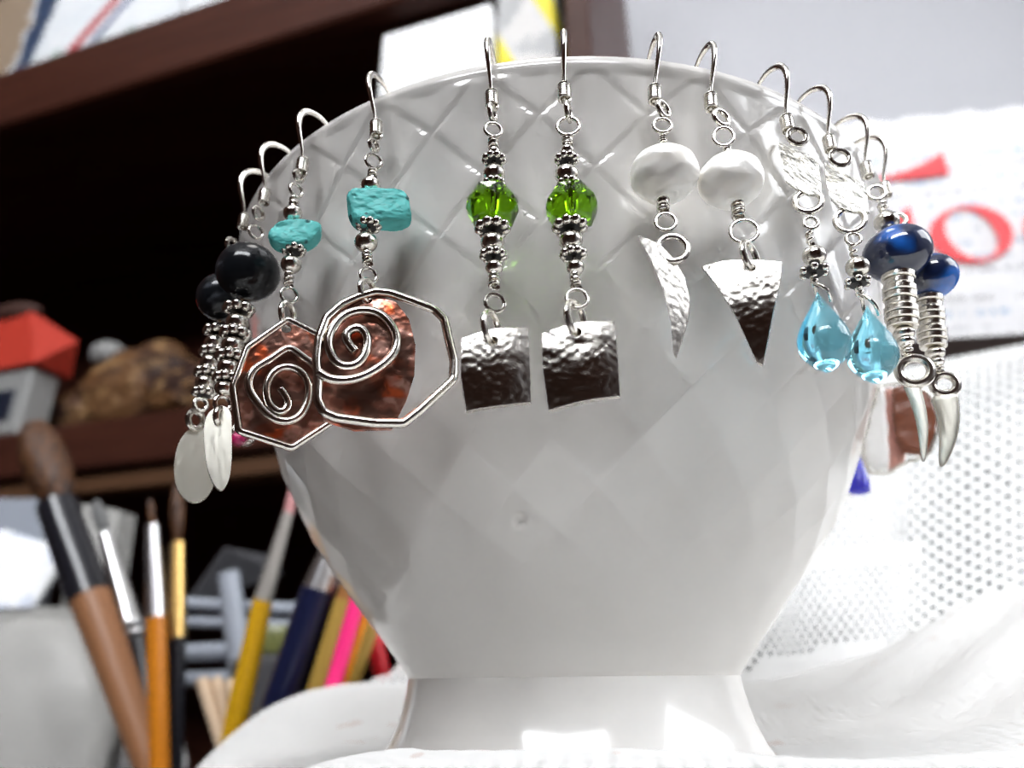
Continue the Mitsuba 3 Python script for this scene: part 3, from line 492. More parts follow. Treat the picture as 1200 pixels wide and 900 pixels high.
part(e.t, 'turquoise_chip', chip([(-0.03289,-0.05399,0.06302),(-0.03269,-0.05388,0.06446),(-0.03171,-0.05337,0.0655),(-0.02993,-0.05245,0.06611),(-0.0274,-0.05114,0.06615),(-0.02736,-0.05112,0.06446),(-0.02851,-0.05172,0.06275),(-0.03042,-0.0527,0.06164),(-0.03204,-0.05355,0.06173)], (0.4606,-0.8876,-0.0), .0026, 2), 'turquoise', True, 'flat chip of turquoise')
e.daisy(((-0.03009,-0.05253,0.06198),0.00159)); e.bead(((-0.03015,-0.05257,0.05985),0.00126)); e.coil((-0.03021,-0.0526,0.05861), (-0.03013,-0.05255,0.05681), 0.00062); e.pin((-0.03082,-0.05291,0.06863), (-0.03015,-0.05257,0.05801))
e.ring(((-0.02991,-0.05244,0.05555),0.00119), 15); e.ring(((-0.02984,-0.0524,0.05299),0.00174), 55, .00038, name='jump_ring')
hx = [(-0.02989,-0.05198,0.05163),(-0.02652,-0.05023,0.05022),(-0.02484,-0.04936,0.04691),(-0.02466,-0.04926,0.04024),(-0.02802,-0.05101,0.03676),(-0.03285,-0.05352,0.03796),(-0.0339,-0.05406,0.04277),(-0.03325,-0.05372,0.04755)]
part(e.t, 'copper_plate', plate(hx, (0.4606,-0.8876,-0.0), .0006, hammer(bent(0, 0, 8, 8, 0, .16), .00004, 600, 7), ((-0.0298,-0.05238,0.05082), 0.00061)), 'copper', 30, 'copper plate with dark patina')
part(e.t, 'wire_frame', soft_wire([(-0.02956,-0.05271,0.05208),(-0.02581,-0.05077,0.0504),(-0.0243,-0.04998,0.04694),(-0.02409,-0.04987,0.03985),(-0.02761,-0.0517,0.03637),(-0.03269,-0.05433,0.03774),(-0.03384,-0.05493,0.04273),(-0.03306,-0.05453,0.04773)], .00042, 260, True), 'silver', True, 'silver wire round the hexagon')
part(e.t, 'spiral_wire', sweep(spline([(-0.0292,-0.05309,0.04299),(-0.02857,-0.05276,0.04215),(-0.02828,-0.05261,0.04115),(-0.02884,-0.0529,0.04027),(-0.02975,-0.05337,0.04071),(-0.03039,-0.0537,0.04212),(-0.03033,-0.05367,0.04411),(-0.02946,-0.05322,0.04548),(-0.02827,-0.0526,0.04575),(-0.02706,-0.05198,0.04498),(-0.02644,-0.05165,0.04329),(-0.02655,-0.05171,0.04139),(-0.02715,-0.05202,0.03992),(-0.02836,-0.05265,0.0392),(-0.02976,-0.05337,0.03958),(-0.03096,-0.054,0.04077),(-0.03193,-0.0545,0.04223),(-0.03221,-0.05465,0.04346),(-0.03179,-0.05443,0.045),(-0.03049,-0.05375,0.04646),(-0.02923,-0.0531,0.0479),(-0.02869,-0.05282,0.04812),(-0.02747,-0.05219,0.04735),(-0.02624,-0.05155,0.04645),(-0.02517,-0.05099,0.04516)], 300), .00048, 10), 'silver', True, 'silver wire spiral')
e = Chain('TR', -0.315, (0.3548,-0.935,-0.0), 'right turquoise earring with a wide hexagon wire half filled by copper', 'turquoise earrings', -0.1)
e.ring(((-0.01882,-0.05797,0.0724),0.00098), 45, .00028); e.ring(((-0.01867,-0.05791,0.06996),0.00118), 15); e.coil((-0.01868,-0.05791,0.06855), (-0.01871,-0.05793,0.06753), 0.00061, 2); e.bead(((-0.01882,-0.05797,0.06639),0.00111)); e.pin((-0.01873,-0.05793,0.06791), (-0.01851,-0.05785,0.05602))
part(e.t, 'turquoise_block', chip([(-0.02106,-0.05882,0.06436),(-0.02002,-0.05842,0.06504),(-0.01523,-0.05661,0.06583),(-0.01473,-0.05642,0.06518),(-0.01422,-0.05622,0.06221),(-0.01484,-0.05646,0.06138),(-0.01897,-0.05803,0.06031),(-0.02025,-0.05851,0.06068),(-0.0208,-0.05872,0.062)], (0.3548,-0.935,-0.0), .0026, 5), 'turquoise', True, 'rough block of turquoise')
e.daisy(((-0.01864,-0.0579,0.06072),0.00157)); e.bead(((-0.01875,-0.05794,0.05837),0.00131)); e.coil((-0.01858,-0.05788,0.05703), (-0.01839,-0.0578,0.05548), 0.00062); e.ring(((-0.01821,-0.05774,0.05406),0.00114), 15); e.ring(((-0.01817,-0.05772,0.05209),0.0016), 50, .00035, name='jump_ring')
part(e.t, 'copper_plate', plate([(-0.01926,-0.05771,0.05076),(-0.01701,-0.05686,0.05161),(-0.01542,-0.05625,0.05091),(-0.01397,-0.0557,0.04896),(-0.01317,-0.0554,0.04603),(-0.01308,-0.05536,0.04266),(-0.01366,-0.05558,0.03999),(-0.01489,-0.05605,0.03693),(-0.01844,-0.0574,0.03664),(-0.02149,-0.05855,0.03751),(-0.02217,-0.05881,0.04025),(-0.02241,-0.0589,0.04301),(-0.02256,-0.05896,0.04563),(-0.02178,-0.05866,0.04821),(-0.02069,-0.05825,0.04974)], (0.3548,-0.935,-0.0), .0006, hammer(bent(0, 0, 14, 14, .08, .14), .00005, 600, 9), ((-0.01817,-0.05772,0.05091), 0.00056)), 'copper', 30, 'copper plate with a fiery patch and dark patina')
part(e.t, 'wire_frame', soft_wire([(-0.02224,-0.0598,0.04563),(-0.02172,-0.0596,0.04806),(-0.02038,-0.0591,0.04986),(-0.01895,-0.05855,0.05092),(-0.01729,-0.05792,0.05182),(-0.01574,-0.05733,0.05184),(-0.01335,-0.05643,0.05115),(-0.01105,-0.05556,0.05037),(-0.01002,-0.05517,0.0493),(-0.00957,-0.05499,0.04711),(-0.00892,-0.05475,0.04441),(-0.00893,-0.05475,0.04216),(-0.0099,-0.05512,0.04096),(-0.01207,-0.05594,0.03839),(-0.01365,-0.05654,0.03679),(-0.01635,-0.05757,0.03662),(-0.0199,-0.05891,0.0369),(-0.02116,-0.05939,0.03741),(-0.0218,-0.05963,0.03869),(-0.02187,-0.05966,0.04046),(-0.02227,-0.05981,0.04299)], .0005, 260, True), 'silver', True, 'hexagon of silver wire')
part(e.t, 'spiral_wire', sweep(spline([(-0.01852,-0.05882,0.04414),(-0.01912,-0.05904,0.04485),(-0.01956,-0.05921,0.04581),(-0.01916,-0.05906,0.04669),(-0.01831,-0.05874,0.04693),(-0.01764,-0.05848,0.04615),(-0.01749,-0.05843,0.04481),(-0.01791,-0.05859,0.04333),(-0.01877,-0.05891,0.04254),(-0.01985,-0.05932,0.04253),(-0.02075,-0.05966,0.04357),(-0.02118,-0.05983,0.04507),(-0.02078,-0.05968,0.04691),(-0.01975,-0.05929,0.04841),(-0.01821,-0.0587,0.04912),(-0.01659,-0.05808,0.04893),(-0.01534,-0.05761,0.0478),(-0.01469,-0.05736,0.04626),(-0.01482,-0.05742,0.04455),(-0.01586,-0.05781,0.04299),(-0.01743,-0.0584,0.04163),(-0.01918,-0.05907,0.04088),(-0.0208,-0.05968,0.04093),(-0.02182,-0.06007,0.04151)], 300), .0005, 10), 'silver', True, 'silver wire spiral')

# black stone pair
def daisies(e, qs):
    for i, q in enumerate(qs):
        if i % 2 == 0: e.daisy(q, n=8, br=q[1] * .34)
        else: e.bead(q, .9)
def oval(outline, F, tilt): return plate(spline(outline, 60, True), F, .0007, bent(0, 0, 12, 6, tilt, .05), None, .0006)
e = Chain('BF', -0.68, (0.5054,-0.8629,-0.0), 'front one of the two black bead earrings, its oval turned edgewise', 'black bead earrings', 0)
e.ring(((-0.03847,-0.0475,0.07208),0.00118), 40, .0003); e.ring(((-0.03842,-0.04747,0.06899),0.00116), 20)
part(e.t, 'stone_bead', ball((-0.03855,-0.04755,0.06258), 0.00408, .96, V(.1, 0, 1), 48), 'black_stone', True, 'polished black stone bead')
daisies(e, [((-0.03891,-0.04776,0.05695),0.0021), ((-0.03886,-0.04773,0.05497),0.00142), ((-0.03885,-0.04772,0.05338),0.00207), ((-0.03891,-0.04776,0.05168),0.0014), ((-0.0389,-0.04775,0.05013),0.00204), ((-0.03898,-0.0478,0.04859),0.00138), ((-0.03898,-0.0478,0.0472),0.0018), ((-0.03907,-0.04785,0.04581),0.00115)])
e.ring(((-0.03899,-0.0478,0.04379),0.00125), 20, .0003); e.ring(((-0.03904,-0.04783,0.04212),0.00134), 60, .0004, name='jump_ring')
part(e.t, 'oval_disc', oval([(-0.0392,-0.04792,0.04342),(-0.0383,-0.0474,0.0429),(-0.03775,-0.04708,0.04046),(-0.03731,-0.04682,0.03677),(-0.03737,-0.04686,0.03385),(-0.03784,-0.04713,0.03308),(-0.03877,-0.04767,0.0341),(-0.03978,-0.04826,0.03698),(-0.04034,-0.04859,0.04007),(-0.04023,-0.04853,0.04237)], (0.5054,-0.8629,-0.0), .4), 'brushed_silver', 30, 'brushed silver oval turned edgewise')
e = Chain('BR', -0.805, (0.5258,-0.8506,-0.0), 'rear one of the two black bead earrings, leftmost on the bowl', 'black bead earrings', 0)
e.ring(((-0.0446,-0.04267,0.07073),0.00123), 40, .0003); e.ring(((-0.04497,-0.0429,0.0673),0.00122), 20)
part(e.t, 'stone_bead', ball((-0.04453,-0.04262,0.06199), 0.00358, .96, V(.1, 0, 1), 48), 'black_stone', True, 'polished black stone bead')
daisies(e, [((-0.04455,-0.04264,0.05676),0.00198), ((-0.0446,-0.04267,0.05493),0.00139), ((-0.04461,-0.04267,0.05352),0.00196), ((-0.04469,-0.04272,0.05198),0.00137), ((-0.04477,-0.04277,0.05046),0.00193), ((-0.04485,-0.04282,0.04896),0.00135), ((-0.04485,-0.04282,0.04762),0.00168)])
e.ring(((-0.04498,-0.04291,0.04591),0.00111), 20, .0003); e.ring(((-0.04522,-0.04305,0.04374),0.00154), 40, .0004, name='jump_ring')
part(e.t, 'oval_disc', oval([(-0.04548,-0.04203,0.04297),(-0.0441,-0.04118,0.04238),(-0.04314,-0.04059,0.04032),(-0.04277,-0.04036,0.0373),(-0.04306,-0.04054,0.03483),(-0.04423,-0.04126,0.0334),(-0.04551,-0.04205,0.03369),(-0.04655,-0.0427,0.03529),(-0.04702,-0.04299,0.03753),(-0.04703,-0.043,0.03998),(-0.04646,-0.04264,0.042)], (0.5258,-0.8506,-0.0), -.25), 'brushed_silver', 30, 'brushed silver oval facing front')

# earrings that hang round the back of the rim
e = Chain('KR', 1.72, (-0.3851,-0.9229,-0.0), 'earring with a brown tile and white petal, behind the silver claws at the right', None)
e.ring(((0.06583,0.00677,0.08503),0.00171), 20); e.pin((0.06592,0.00673,0.08402), (0.06416,0.00747,0.06407), .0004)
part(e.t, 'brown_tile', chip([(0.06267,0.00809,0.06249),(0.06577,0.00679,0.06281),(0.06761,0.00602,0.06032),(0.06794,0.00589,0.05555),(0.06707,0.00625,0.05245),(0.06489,0.00716,0.04897),(0.06228,0.00825,0.04991),(0.06111,0.00874,0.05193),(0.0615,0.00858,0.05688)], (-0.3851,-0.9229,-0.0), .003, 11), 'brown_tile', 40, 'dark brown tile')
part(e.t, 'rose_tile', chip([(0.06214,0.01048,0.0635),(0.06366,0.00984,0.06297),(0.06188,0.01058,0.05193),(0.06272,0.01024,0.04949),(0.06137,0.0108,0.04777),(0.0598,0.01145,0.04771),(0.06082,0.01103,0.05548)], (-0.3851,-0.9229,-0.0), .002, 12), 'rose_tile', 40, 'rose pink tile edge')
part(e.t, 'white_petal', chip([(0.06025,0.00693,0.06305),(0.06037,0.00688,0.06075),(0.05979,0.00712,0.05538),(0.05846,0.00768,0.04735),(0.05677,0.00838,0.04665),(0.05545,0.00893,0.04817),(0.05558,0.00888,0.05197),(0.05757,0.00805,0.05719)], (-0.3851,-0.9229,-0.0), .003, 13), 'white_shell', 40, 'white petal')
part(e.t, 'wire_outline', soft_wire([(0.06011,0.00807,0.06317),(0.05679,0.00946,0.0552),(0.05528,0.01009,0.04959),(0.05587,0.00984,0.04686),(0.05839,0.00879,0.0463),(0.06099,0.00771,0.04781),(0.06496,0.00605,0.04873),(0.06732,0.00506,0.05314),(0.06793,0.00481,0.05747),(0.06705,0.00518,0.0607),(0.06412,0.0064,0.06311)], .0003, 200, True, 6), 'silver', True)
e = Chain('KB', 1.95, (-0.333,-0.9429,-0.0), 'earring with a deep blue drop peeking out behind the right of the bowl', None)
e.pin((0.06532,0.01952,0.08213), (0.05978,0.02148,0.05339), .0004)
part(e.t, 'blue_drop', put(lathe([(0, 0), (0.00154, .0002), (0.00223, 0.00086), (0.00206, 0.00274), (0.00069, 0.00771), (0, 0.00823)], 28), (0.05758,0.02226,0.04593), V(.16, 0, 1)), 'deep_blue', 50, 'deep blue glass drop')
e = Chain('KL', -1.75, (0.4415,-0.8973,-0.0), 'earring with a dark pink bead half hidden behind the left copper hexagon', None)
e.pin((-0.06713,0.00737,0.08567), (-0.06609,0.00789,0.06173), .0003); e.ring(((-0.06636,0.00775,0.06019),0.00249), 20, .0003)
part(e.t, 'pink_bead', ball((-0.06712,0.00738,0.05899), 0.00159, .9), 'pink_bead', True, 'dark pink bead')

# ------------------------------------------------------------------ things on the shelf
def blob(c, r, scale, seed, amp=.25, k=1.7, sub=5):
    m = trimesh.creation.icosphere(sub, 1.0); v = m.vertices; n = meshkit.fbm(v * k + seed, 4, seed) - .5
    m.vertices = np.asarray(c) + v * (1 + amp * 2 * n)[:, None] * V(*scale) * r; return m
def rock(p, n, uv): return mikit.mix(mikit.mix((.03, .012, .008), (.13, .06, .022), S(.4, .62, F3(p, 26))), (.26, .15, .065), S(.55, .7, F3(p, 60)) * .6)
scene['brown_rock_skin'] = two(bump({'type': 'principled', 'base_color': mikit.proc(rock), 'roughness': .6, 'specular': .3}, lambda p, n, uv: F3(p, 120, 3), .004, 1e-3))
plain('red_roof', (.42, .035, .02), .5); plain('roof_brown', (.05, .02, .014), .7); plain('house_white', (.26, .26, .255), .6); plain('navy_pane', (.012, .016, .03), .3)
def shelf_pt(s, d, z): return BASE + s * E - d * N + V(0, 0, z)
def on_shelf(m, s, d, z):
    m = m.copy(); v = m.vertices; m.vertices = BASE + (v[:, :1] + s) * E - (v[:, 1:2] + d) * N + np.outer(v[:, 2] + z, [0, 0, 1]); return m
A0 = V(*(-0.52962,0.44236,0.29133)); A1 = V(*(-0.33138,0.40372,0.26197)); s0, s1 = sh(A0), sh(A1); w = s1 - s0; PXS = w / 195.0
m1 = blob((0, 0, .058), 1, (.058, .05, .050), 3, .16); m2 = blob((.062, .0, .048), 1, (.062, .045, .036), 8, .16); m3 = blob((.012, 0, .100), 1, (.024, .022, .020), 12, .1); m4 = blob((-.035, 0, .04), 1, (.04, .045, .038), 15, .15)
rk = mani(m1) + mani(m2) + mani(m3) + mani(m4); rk = refined(rk.trim_by_plane((0, 0, 1), .002), .005, 12); zb = rk.bounds
H = (-0.44596,0.42605,0.33207)[2] - ZT
rk.vertices = (rk.vertices - V((zb[0, 0] + zb[1, 0]) / 2, 0, zb[0, 2])) * V(1.32 * w / (zb[1, 0] - zb[0, 0]), 1, 1.28 * H / (zb[1, 2] - zb[0, 2]))
single('rock', on_shelf(rk, (s0 + s1) / 2 - .030, .088, ZT), 'brown_rock_skin', 'lumpy brown rock with a knob on top, on the shelf left of the bowl', 'rock', True)
bp = V(*(-0.37398,0.41202,0.29909)); single('bead', ball(bp - .08 * N + V(0, 0, -.004), 13 * PXS, .85), 'turquoise', 'single blue-green bead on the right slope of the brown rock', 'bead', True)
hp = sh((-0.57029,0.45028,0.26988)); hr = sh((-0.53875,0.44414,0.29268)); rr = sh((-0.51339,0.43919,0.31461)) - hp; rt = sh((-0.58278,0.45272,0.37529)) - hp
hz1 = (-0.55999,0.44828,0.30326)[2] - ZT; hz2 = (-0.60422,0.4569,0.37927)[2] - ZT
k = thing('toy_house', 'small white toy house with a red roof, on the shelf at the left edge', 'toy house')
part(k, 'body', on_shelf(rbox(-.10, hr - hp, 0, .032, 0, hz1, .003), hp, .0, ZT), 'house_white', False)
part(k, 'window_pane', on_shelf(rbox(-.03, sh((-0.55183,0.44669,0.2674)) - hp, -.0015, .004, hz1 * .22, hz1 * .68, .001), hp, .0, ZT), 'navy_pane', False, 'dark window')
roof = trimesh.convex.convex_hull(np.array([(x, y, z) for x, y, z in [(-.11, -.006, hz1), (-.11, .036, hz1), (hr - hp + .008, -.006, hz1), (hr - hp + .008, .036, hz1), (-.11, .012, hz2), (-.11, .026, hz2), (rt, .012, hz2), (rt, .026, hz2), (rr, .02, hz1 + (hz2 - hz1) * .42)]]))
part(k, 'roof', on_shelf(roof, hp, .0, ZT), 'red_roof', False, 'red roof')
part(k, 'chimney', on_shelf(blob((rt - .03, .018, hz2 + .004), 1, (.036, .014, .012), 4, .08, sub=3), hp, .0, ZT), 'roof_brown', True, 'brown cap on the roof')
xp = rk.bounds[0, 0] + .20 * (rk.bounds[1, 0] - rk.bounds[0, 0]); near = rk.vertices[np.hypot(rk.vertices[:, 0] - xp, rk.vertices[:, 1] + .01) < .012]
single('pebble', on_shelf(blob((xp, -.01, near[:, 2].max() + 11 * PXS), 17 * PXS, (1.1, 1, .85), 6, .08, sub=3), (s0 + s1) / 2 - .030, .088, ZT), 'house_white', 'small white pebble between the red roof and the brown rock', 'pebble', True)

# things at the right end of the shelf, above the bowl
b0, b1, bz = sh((-0.18678,0.37553,0.58577)), sh((-0.06999,0.35277,0.57663)), (-0.18975,0.37611,0.62707)[2]
plain('white_card', (.88, .88, .88), .6)
single('file_box', sbox(b0, b1, .006, .13, ZT, bz, .002), 'white_card', 'plain white box at the right end of the shelf, above the bowl rim', 'box', False)
c1 = sh((-0.01002,0.34108,0.57551))
def carton(p, n, uv):
    s = (p.x - float(BASE[0])) * float(E[0]) + (p.y - float(BASE[1])) * float(E[1]); g = s * 15 + p.z * 6
    c = mikit.mix((.42, .42, .42), (.62, .60, .58), S(.45, .55, F3(p, 30)))
    c = mikit.mix(c, (.72, .62, .03), S(.40, .46, g - dr.floor(g)) * (1 - S(.66, .72, g - dr.floor(g)))); return c
scene['carton_print'] = two({'type': 'principled', 'base_color': mikit.proc(carton), 'roughness': .5})
single('carton', sbox(b1 + .004, c1, .012, .15, ZT, bz + .06, .002), 'carton_print', 'grey carton printed with yellow, right of the plain white box on the shelf', 'carton', False)
# printed sheets on the upper shelf
u0, u1, u2 = sh((-0.87917,0.51049,0.85105)), sh((-0.49485,0.43558,0.78213)), sh((-0.34976,0.4073,0.73051))
UO = float(sh((-0.78084,0.49132,0.84736)))
def poster(p, n, uv):
    s = (p.x - float(BASE[0])) * float(E[0]) + (p.y - float(BASE[1])) * float(E[1]) - UO; z = p.z - float(UT); k = float(PXS)
    x, y = s / k, z / k
    c = mikit.mix((.62, .66, .70), (.78, .79, .80), F3(p, 30)); w = F3(p, 45, 2) * 30 - 15
    c = mikit.mix(c, (.25, .36, .30), S(.56, .64, F3(p, 55, 3)) * (1 - S(40, 60, y)))
    c = mikit.mix(c, (.42, .05, .06), S(-9, -4, x - 92 - (y - 20) * .75) * (1 - S(12, 18, x - 92 - (y - 20) * .75)) * S(28, 36, y))
    c = mikit.mix(c, (.03, .04, .16), S(26, 32, x - 92 - (y - 20) * .75) * (1 - S(38, 46, x - 92 - (y - 20) * .75)) * S(40, 48, y))
    c = mikit.mix(c, (.03, .05, .10), S(8, 18, x + w * .5) * (1 - S(32, 42, x + w * .3 - y * .1)) * S(36, 48, y + w)); c = mikit.mix(c, (.22, .27, .32), (1 - S(38, 52, x + w)) * (1 - S(34, 46, y + w))); c = mikit.mix(c, (.28, .21, .15), 1 - S(0, 14, x + w)); return c
scene['poster_print'] = two({'type': 'principled', 'base_color': mikit.proc(poster), 'roughness': .4})
single('art_print', sbox(u0, u1, .024, .030, UT, UT + .22, .001), 'poster_print', 'white art print with a red slanting stroke, on the upper shelf at the top left', 'print', False)
plain('white_sheet', (.70, .72, .74), .5); single('paper_sheet', sbox(u1 + .006, u2, .024, .029, UT, UT + .2, .001), 'white_sheet', 'white paper sheet right of the art print on the upper shelf', 'paper', False)

# ------------------------------------------------------------------ brushes and pens
scene['bristle_brown'] = two(bump({'type': 'principled', 'base_color': mikit.proc(lambda p, n, uv: mikit.mix((.03, .011, .005), (.12, .046, .013), S(.35, .7, mikit.noise(p.x * 1400, p.y * 1400, p.z * 60)))), 'roughness': .5}, lambda p, n, uv: mikit.noise(p.x * 1500, p.y * 1500, p.z * 60), .0008, 2e-4))
plain('bristle_grey', (.12, .12, .12), .6); plain('black_lacquer', (.012, .012, .016), .18, .5); plain('tan_wood', (.29, .13, .06), .4); plain('orange_lacquer', (.55, .18, .012), .25); plain('gold_metal', (.80, .52, .18), .3, .5, 1)
plain('ferrule_metal', (.78, .77, .78), .28, .5, 1); plain('yellow_lacquer', (.55, .30, .008), .3); plain('grey_metal', (.42, .39, .36), .4, .5, .6); plain('rose_tip', (.55, .25, .25), .5); plain('navy_lacquer', (.008, .01, .035), .2); plain('amber', (.38, .24, .05), .4); plain('brown_end', (.30, .12, .03), .5)
plain('hot_pink', (.95, .03, .22), .4); plain('red_lacquer', (.55, .01, .02), .35); plain('orange_line', (.85, .30, .01), .4); plain('pot_grey', (.22, .21, .20), .5); plain('stick_wood', (.60, .44, .30), .6)
def rod(p, q, r0, r1, n=6, mid=None):
    """A rod from p to q; mid widens its middle."""
    u = np.linspace(0, 1, n); r = r0 + (r1 - r0) * u + (0 if mid is None else mid * np.sin(np.pi * u)); return sweep(np.asarray(p) + (np.asarray(q) - np.asarray(p)) * u[:, None], r, 24)
def down(p, q, z):
    p, q = np.asarray(p), np.asarray(q); return q + (q - p) * ((z - q[2]) / (q[2] - p[2]))
def tip(p, q, r, pointed=.08):
    u = np.linspace(0, 1, 24); w = r * np.maximum(pointed, np.sin(np.pi * (.08 + .92 * u) ** .8) ** .55 * (1 - .25 * (1 - u))); w[-1] = r * .72; return sweep(np.asarray(p) + (np.asarray(q) - np.asarray(p)) * u[:, None], w, 24)
PB = TZ + .006
g = None
k = thing('paintbrush', 'large mop paintbrush with a brown head, black collar and tan handle, leaning left', 'paintbrush')
part(k, 'bristles', tip((-0.32126,0.23,0.15297), (-0.28936,0.23,0.10003), 0.01411, .25), 'bristle_brown', 40, 'brown bristle head')
part(k, 'collar', rod((-0.28603,0.22,0.10334), (-0.2543,0.22,0.05349), 0.00969, 0.01009), 'black_lacquer', 40, 'black collar')
part(k, 'handle', rod((-0.25461,0.22,0.05476), down((-0.25461,0.22,0.05476), (-0.21594,0.22,-0.00554), PB), 0.00962, 0.00363), 'tan_wood', 40, 'tan wooden handle')
k = thing('paintbrush', 'slim leaning paintbrush with a long silver ferrule, right of the mop brush', 'paintbrush')
part(k, 'bristles', tip((-0.28653,0.25,0.11136), (-0.27529,0.25,0.09103), 0.00446, .4), 'bristle_grey', 40, 'dark grey bristles')
part(k, 'ferrule', rod((-0.27605,0.25,0.09203), (-0.24989,0.25,0.0422), 0.00344, 0.00696), 'ferrule_metal', 40, 'silver ferrule')
part(k, 'crimp', cat([torus((-0.24969,0.25,0.04132), V(*(-0.24969,0.25,0.04132)) - V(*(-0.27605,0.25,0.09203)), 0.00649, 0.00185), torus((-0.24715,0.25,0.03647), V(*(-0.24969,0.25,0.04132)) - V(*(-0.27605,0.25,0.09203)), 0.00649, 0.00185)]), 'ferrule_metal', True, 'silver crimp rings')
part(k, 'handle', rod((-0.24619,0.25,0.03429), down((-0.24619,0.25,0.03429), (-0.22452,0.25,-0.01879), PB), 0.00644, 0.00345), 'black_lacquer', 40, 'black handle')
k = thing('paintbrush', 'fine upright paintbrush with a white-silver ferrule and bright orange handle', 'paintbrush')
part(k, 'bristles', tip((-0.21753,0.2,0.09778), (-0.2134,0.2,0.0843), 0.00192, .2), 'bristle_brown', 40, 'thin brown bristles')
part(k, 'ferrule', rod((-0.21381,0.2,0.08516), (-0.20278,0.2,0.04063), 0.00297, 0.00441), 'ferrule_metal', 40, 'silver ferrule')
part(k, 'handle', rod((-0.20286,0.2,0.04101), down((-0.20286,0.2,0.04101), (-0.18938,0.2,-0.0179), PB), 0.00441, 0.00297, 8, .0004), 'orange_lacquer', 40, 'orange handle')
k = thing('paintbrush', 'upright paintbrush with amber bristles, a gold ferrule and black handle, right of the orange-handled brush', 'paintbrush')
part(k, 'bristles', tip((-0.21403,0.215,0.10947), (-0.20809,0.215,0.07795), 0.004, .3), 'bristle_brown', 40, 'amber bristles')
part(k, 'ferrule', rod((-0.20826,0.215,0.07882), (-0.2,0.215,0.03266), 0.00349, 0.00455), 'gold_metal', 40, 'gold ferrule')
part(k, 'handle', rod((-0.20007,0.215,0.03305), down((-0.20007,0.215,0.03305), (-0.19208,0.215,-0.01585), PB), 0.00414, 0.00312), 'black_lacquer', 40, 'black handle')
bc = down((-0.20286,0.2,0.04101), (-0.18938,0.2,-0.0179), TZ); 
def pot(name, c, r, z1, mat, label):
    p = lathe([(0, 0), (r * .9, 0), (r, .004), (r, z1 - TZ - .002), (r - .001, z1 - TZ), (r - .003, z1 - TZ - .001), (r - .003, .004), (0, .004)], 48); return single(name, put(p, (c[0], c[1], TZ)), mat, label, 'pot', 40)
pot('brush_pot', (bc[0] + .004, .217), .042, -.040, 'pot_grey', 'grey pot that holds the paintbrushes, below the left edge of the cloth')

PP = TZ + .006
def pen(label, cat_, segs, name='pen'):
    k = thing(name, label, cat_)
    for nm, p, q, r0, r1, mat, lb in segs: part(k, nm, rod(p, q, r0, r1), mat, 40, lb)
    return k
pen('yellow-handled dip pen with a long grey ferrule and rose tip, leaning right', 'pen', [('tip', (-0.11046,0.13,0.08298), (-0.11118,0.13,0.07168), 0.00132, 0.00195, 'rose_tip', 'rose tip'), ('ferrule', (-0.11126,0.13,0.07234), (-0.11711,0.13,0.03994), 0.00195, 0.00342, 'grey_metal', 'grey ferrule'),
    ('handle', (-0.11715,0.13,0.04024), (-0.12083,0.13,0.00571), 0.00342, 0.00384, 'yellow_lacquer', 'yellow handle'), ('handle_end', (-0.12083,0.13,0.00571), down((-0.11715,0.13,0.04024), (-0.12083,0.13,0.00571), -.05), 0.00384, 0.00295, 'yellow_lacquer', None)])
pen('thick navy pen with a silver collar, close to the left side of the bowl', 'pen', [('collar', (-0.089,0.12,0.05524), (-0.09267,0.12,0.04185), 0.00395, 0.00536, 'ferrule_metal', 'silver collar'), ('barrel', (-0.0927,0.12,0.04213), down((-0.0927,0.12,0.04213), (-0.1011,0.12,0.00924), -.06), 0.00566, 0.00566, 'navy_lacquer', 'navy barrel')])
pen('thin black pen right of the thick navy pen', 'pen', [('collar', (-0.08647,0.135,0.05323), (-0.08897,0.135,0.04405), 0.00287, 0.00346, 'ferrule_metal', 'silver collar'), ('barrel', (-0.08897,0.135,0.04405), down((-0.08897,0.135,0.04405), (-0.09892,0.135,0.00897), -.06), 0.00378, 0.00359, 'black_lacquer', None)])
pen('amber pencil with a brown end, between the black pen and the pink one', 'pencil', [('end', (-0.08041,0.12,0.04616), (-0.0825,0.12,0.03819), 0.00298, 0.00324, 'brown_end', 'brown end'), ('shaft', (-0.08252,0.12,0.03848), down((-0.08252,0.12,0.03848), (-0.0896,0.12,0.00915), -.06), 0.00353, 0.00338, 'amber', None)], 'pencil')
pen('hot pink marker beside the left side of the bowl', 'marker', [('barrel', (-0.07025,0.1,0.04013), down((-0.07025,0.1,0.04013), (-0.07701,0.1,0.01033), -.05), 0.00244, 0.00258, 'hot_pink', None)], 'marker')
pen('thin orange pencil along the right side of the pink marker', 'pencil', [('shaft', (-0.07005,0.108,0.03674), down((-0.07005,0.108,0.03674), (-0.07698,0.108,0.01072), -.05), 0.00167, 0.0016, 'orange_line', None)], 'pencil')
pen('amber pencil right of the pink marker, partly behind the bowl', 'pencil', [('shaft', (-0.07133,0.12,0.03459), down((-0.07133,0.12,0.03459), (-0.07895,0.12,0.01061), -.055), 0.00321, 0.00309, 'amber', None)], 'pencil')
pen('red pencil at the edge of the bowl, rightmost of the pencils', 'pencil', [('shaft', (-0.0818,0.135,0.04387), (-0.07449,0.135,0.02179), 0.00314, 0.00302, 'red_lacquer', None), ('shaft_end', (-0.07449,0.135,0.02179), down((-0.0818,0.135,0.04387), (-0.07449,0.135,0.02179), -.02), 0.00302, 0.00302, 'red_lacquer', None)], 'pencil')
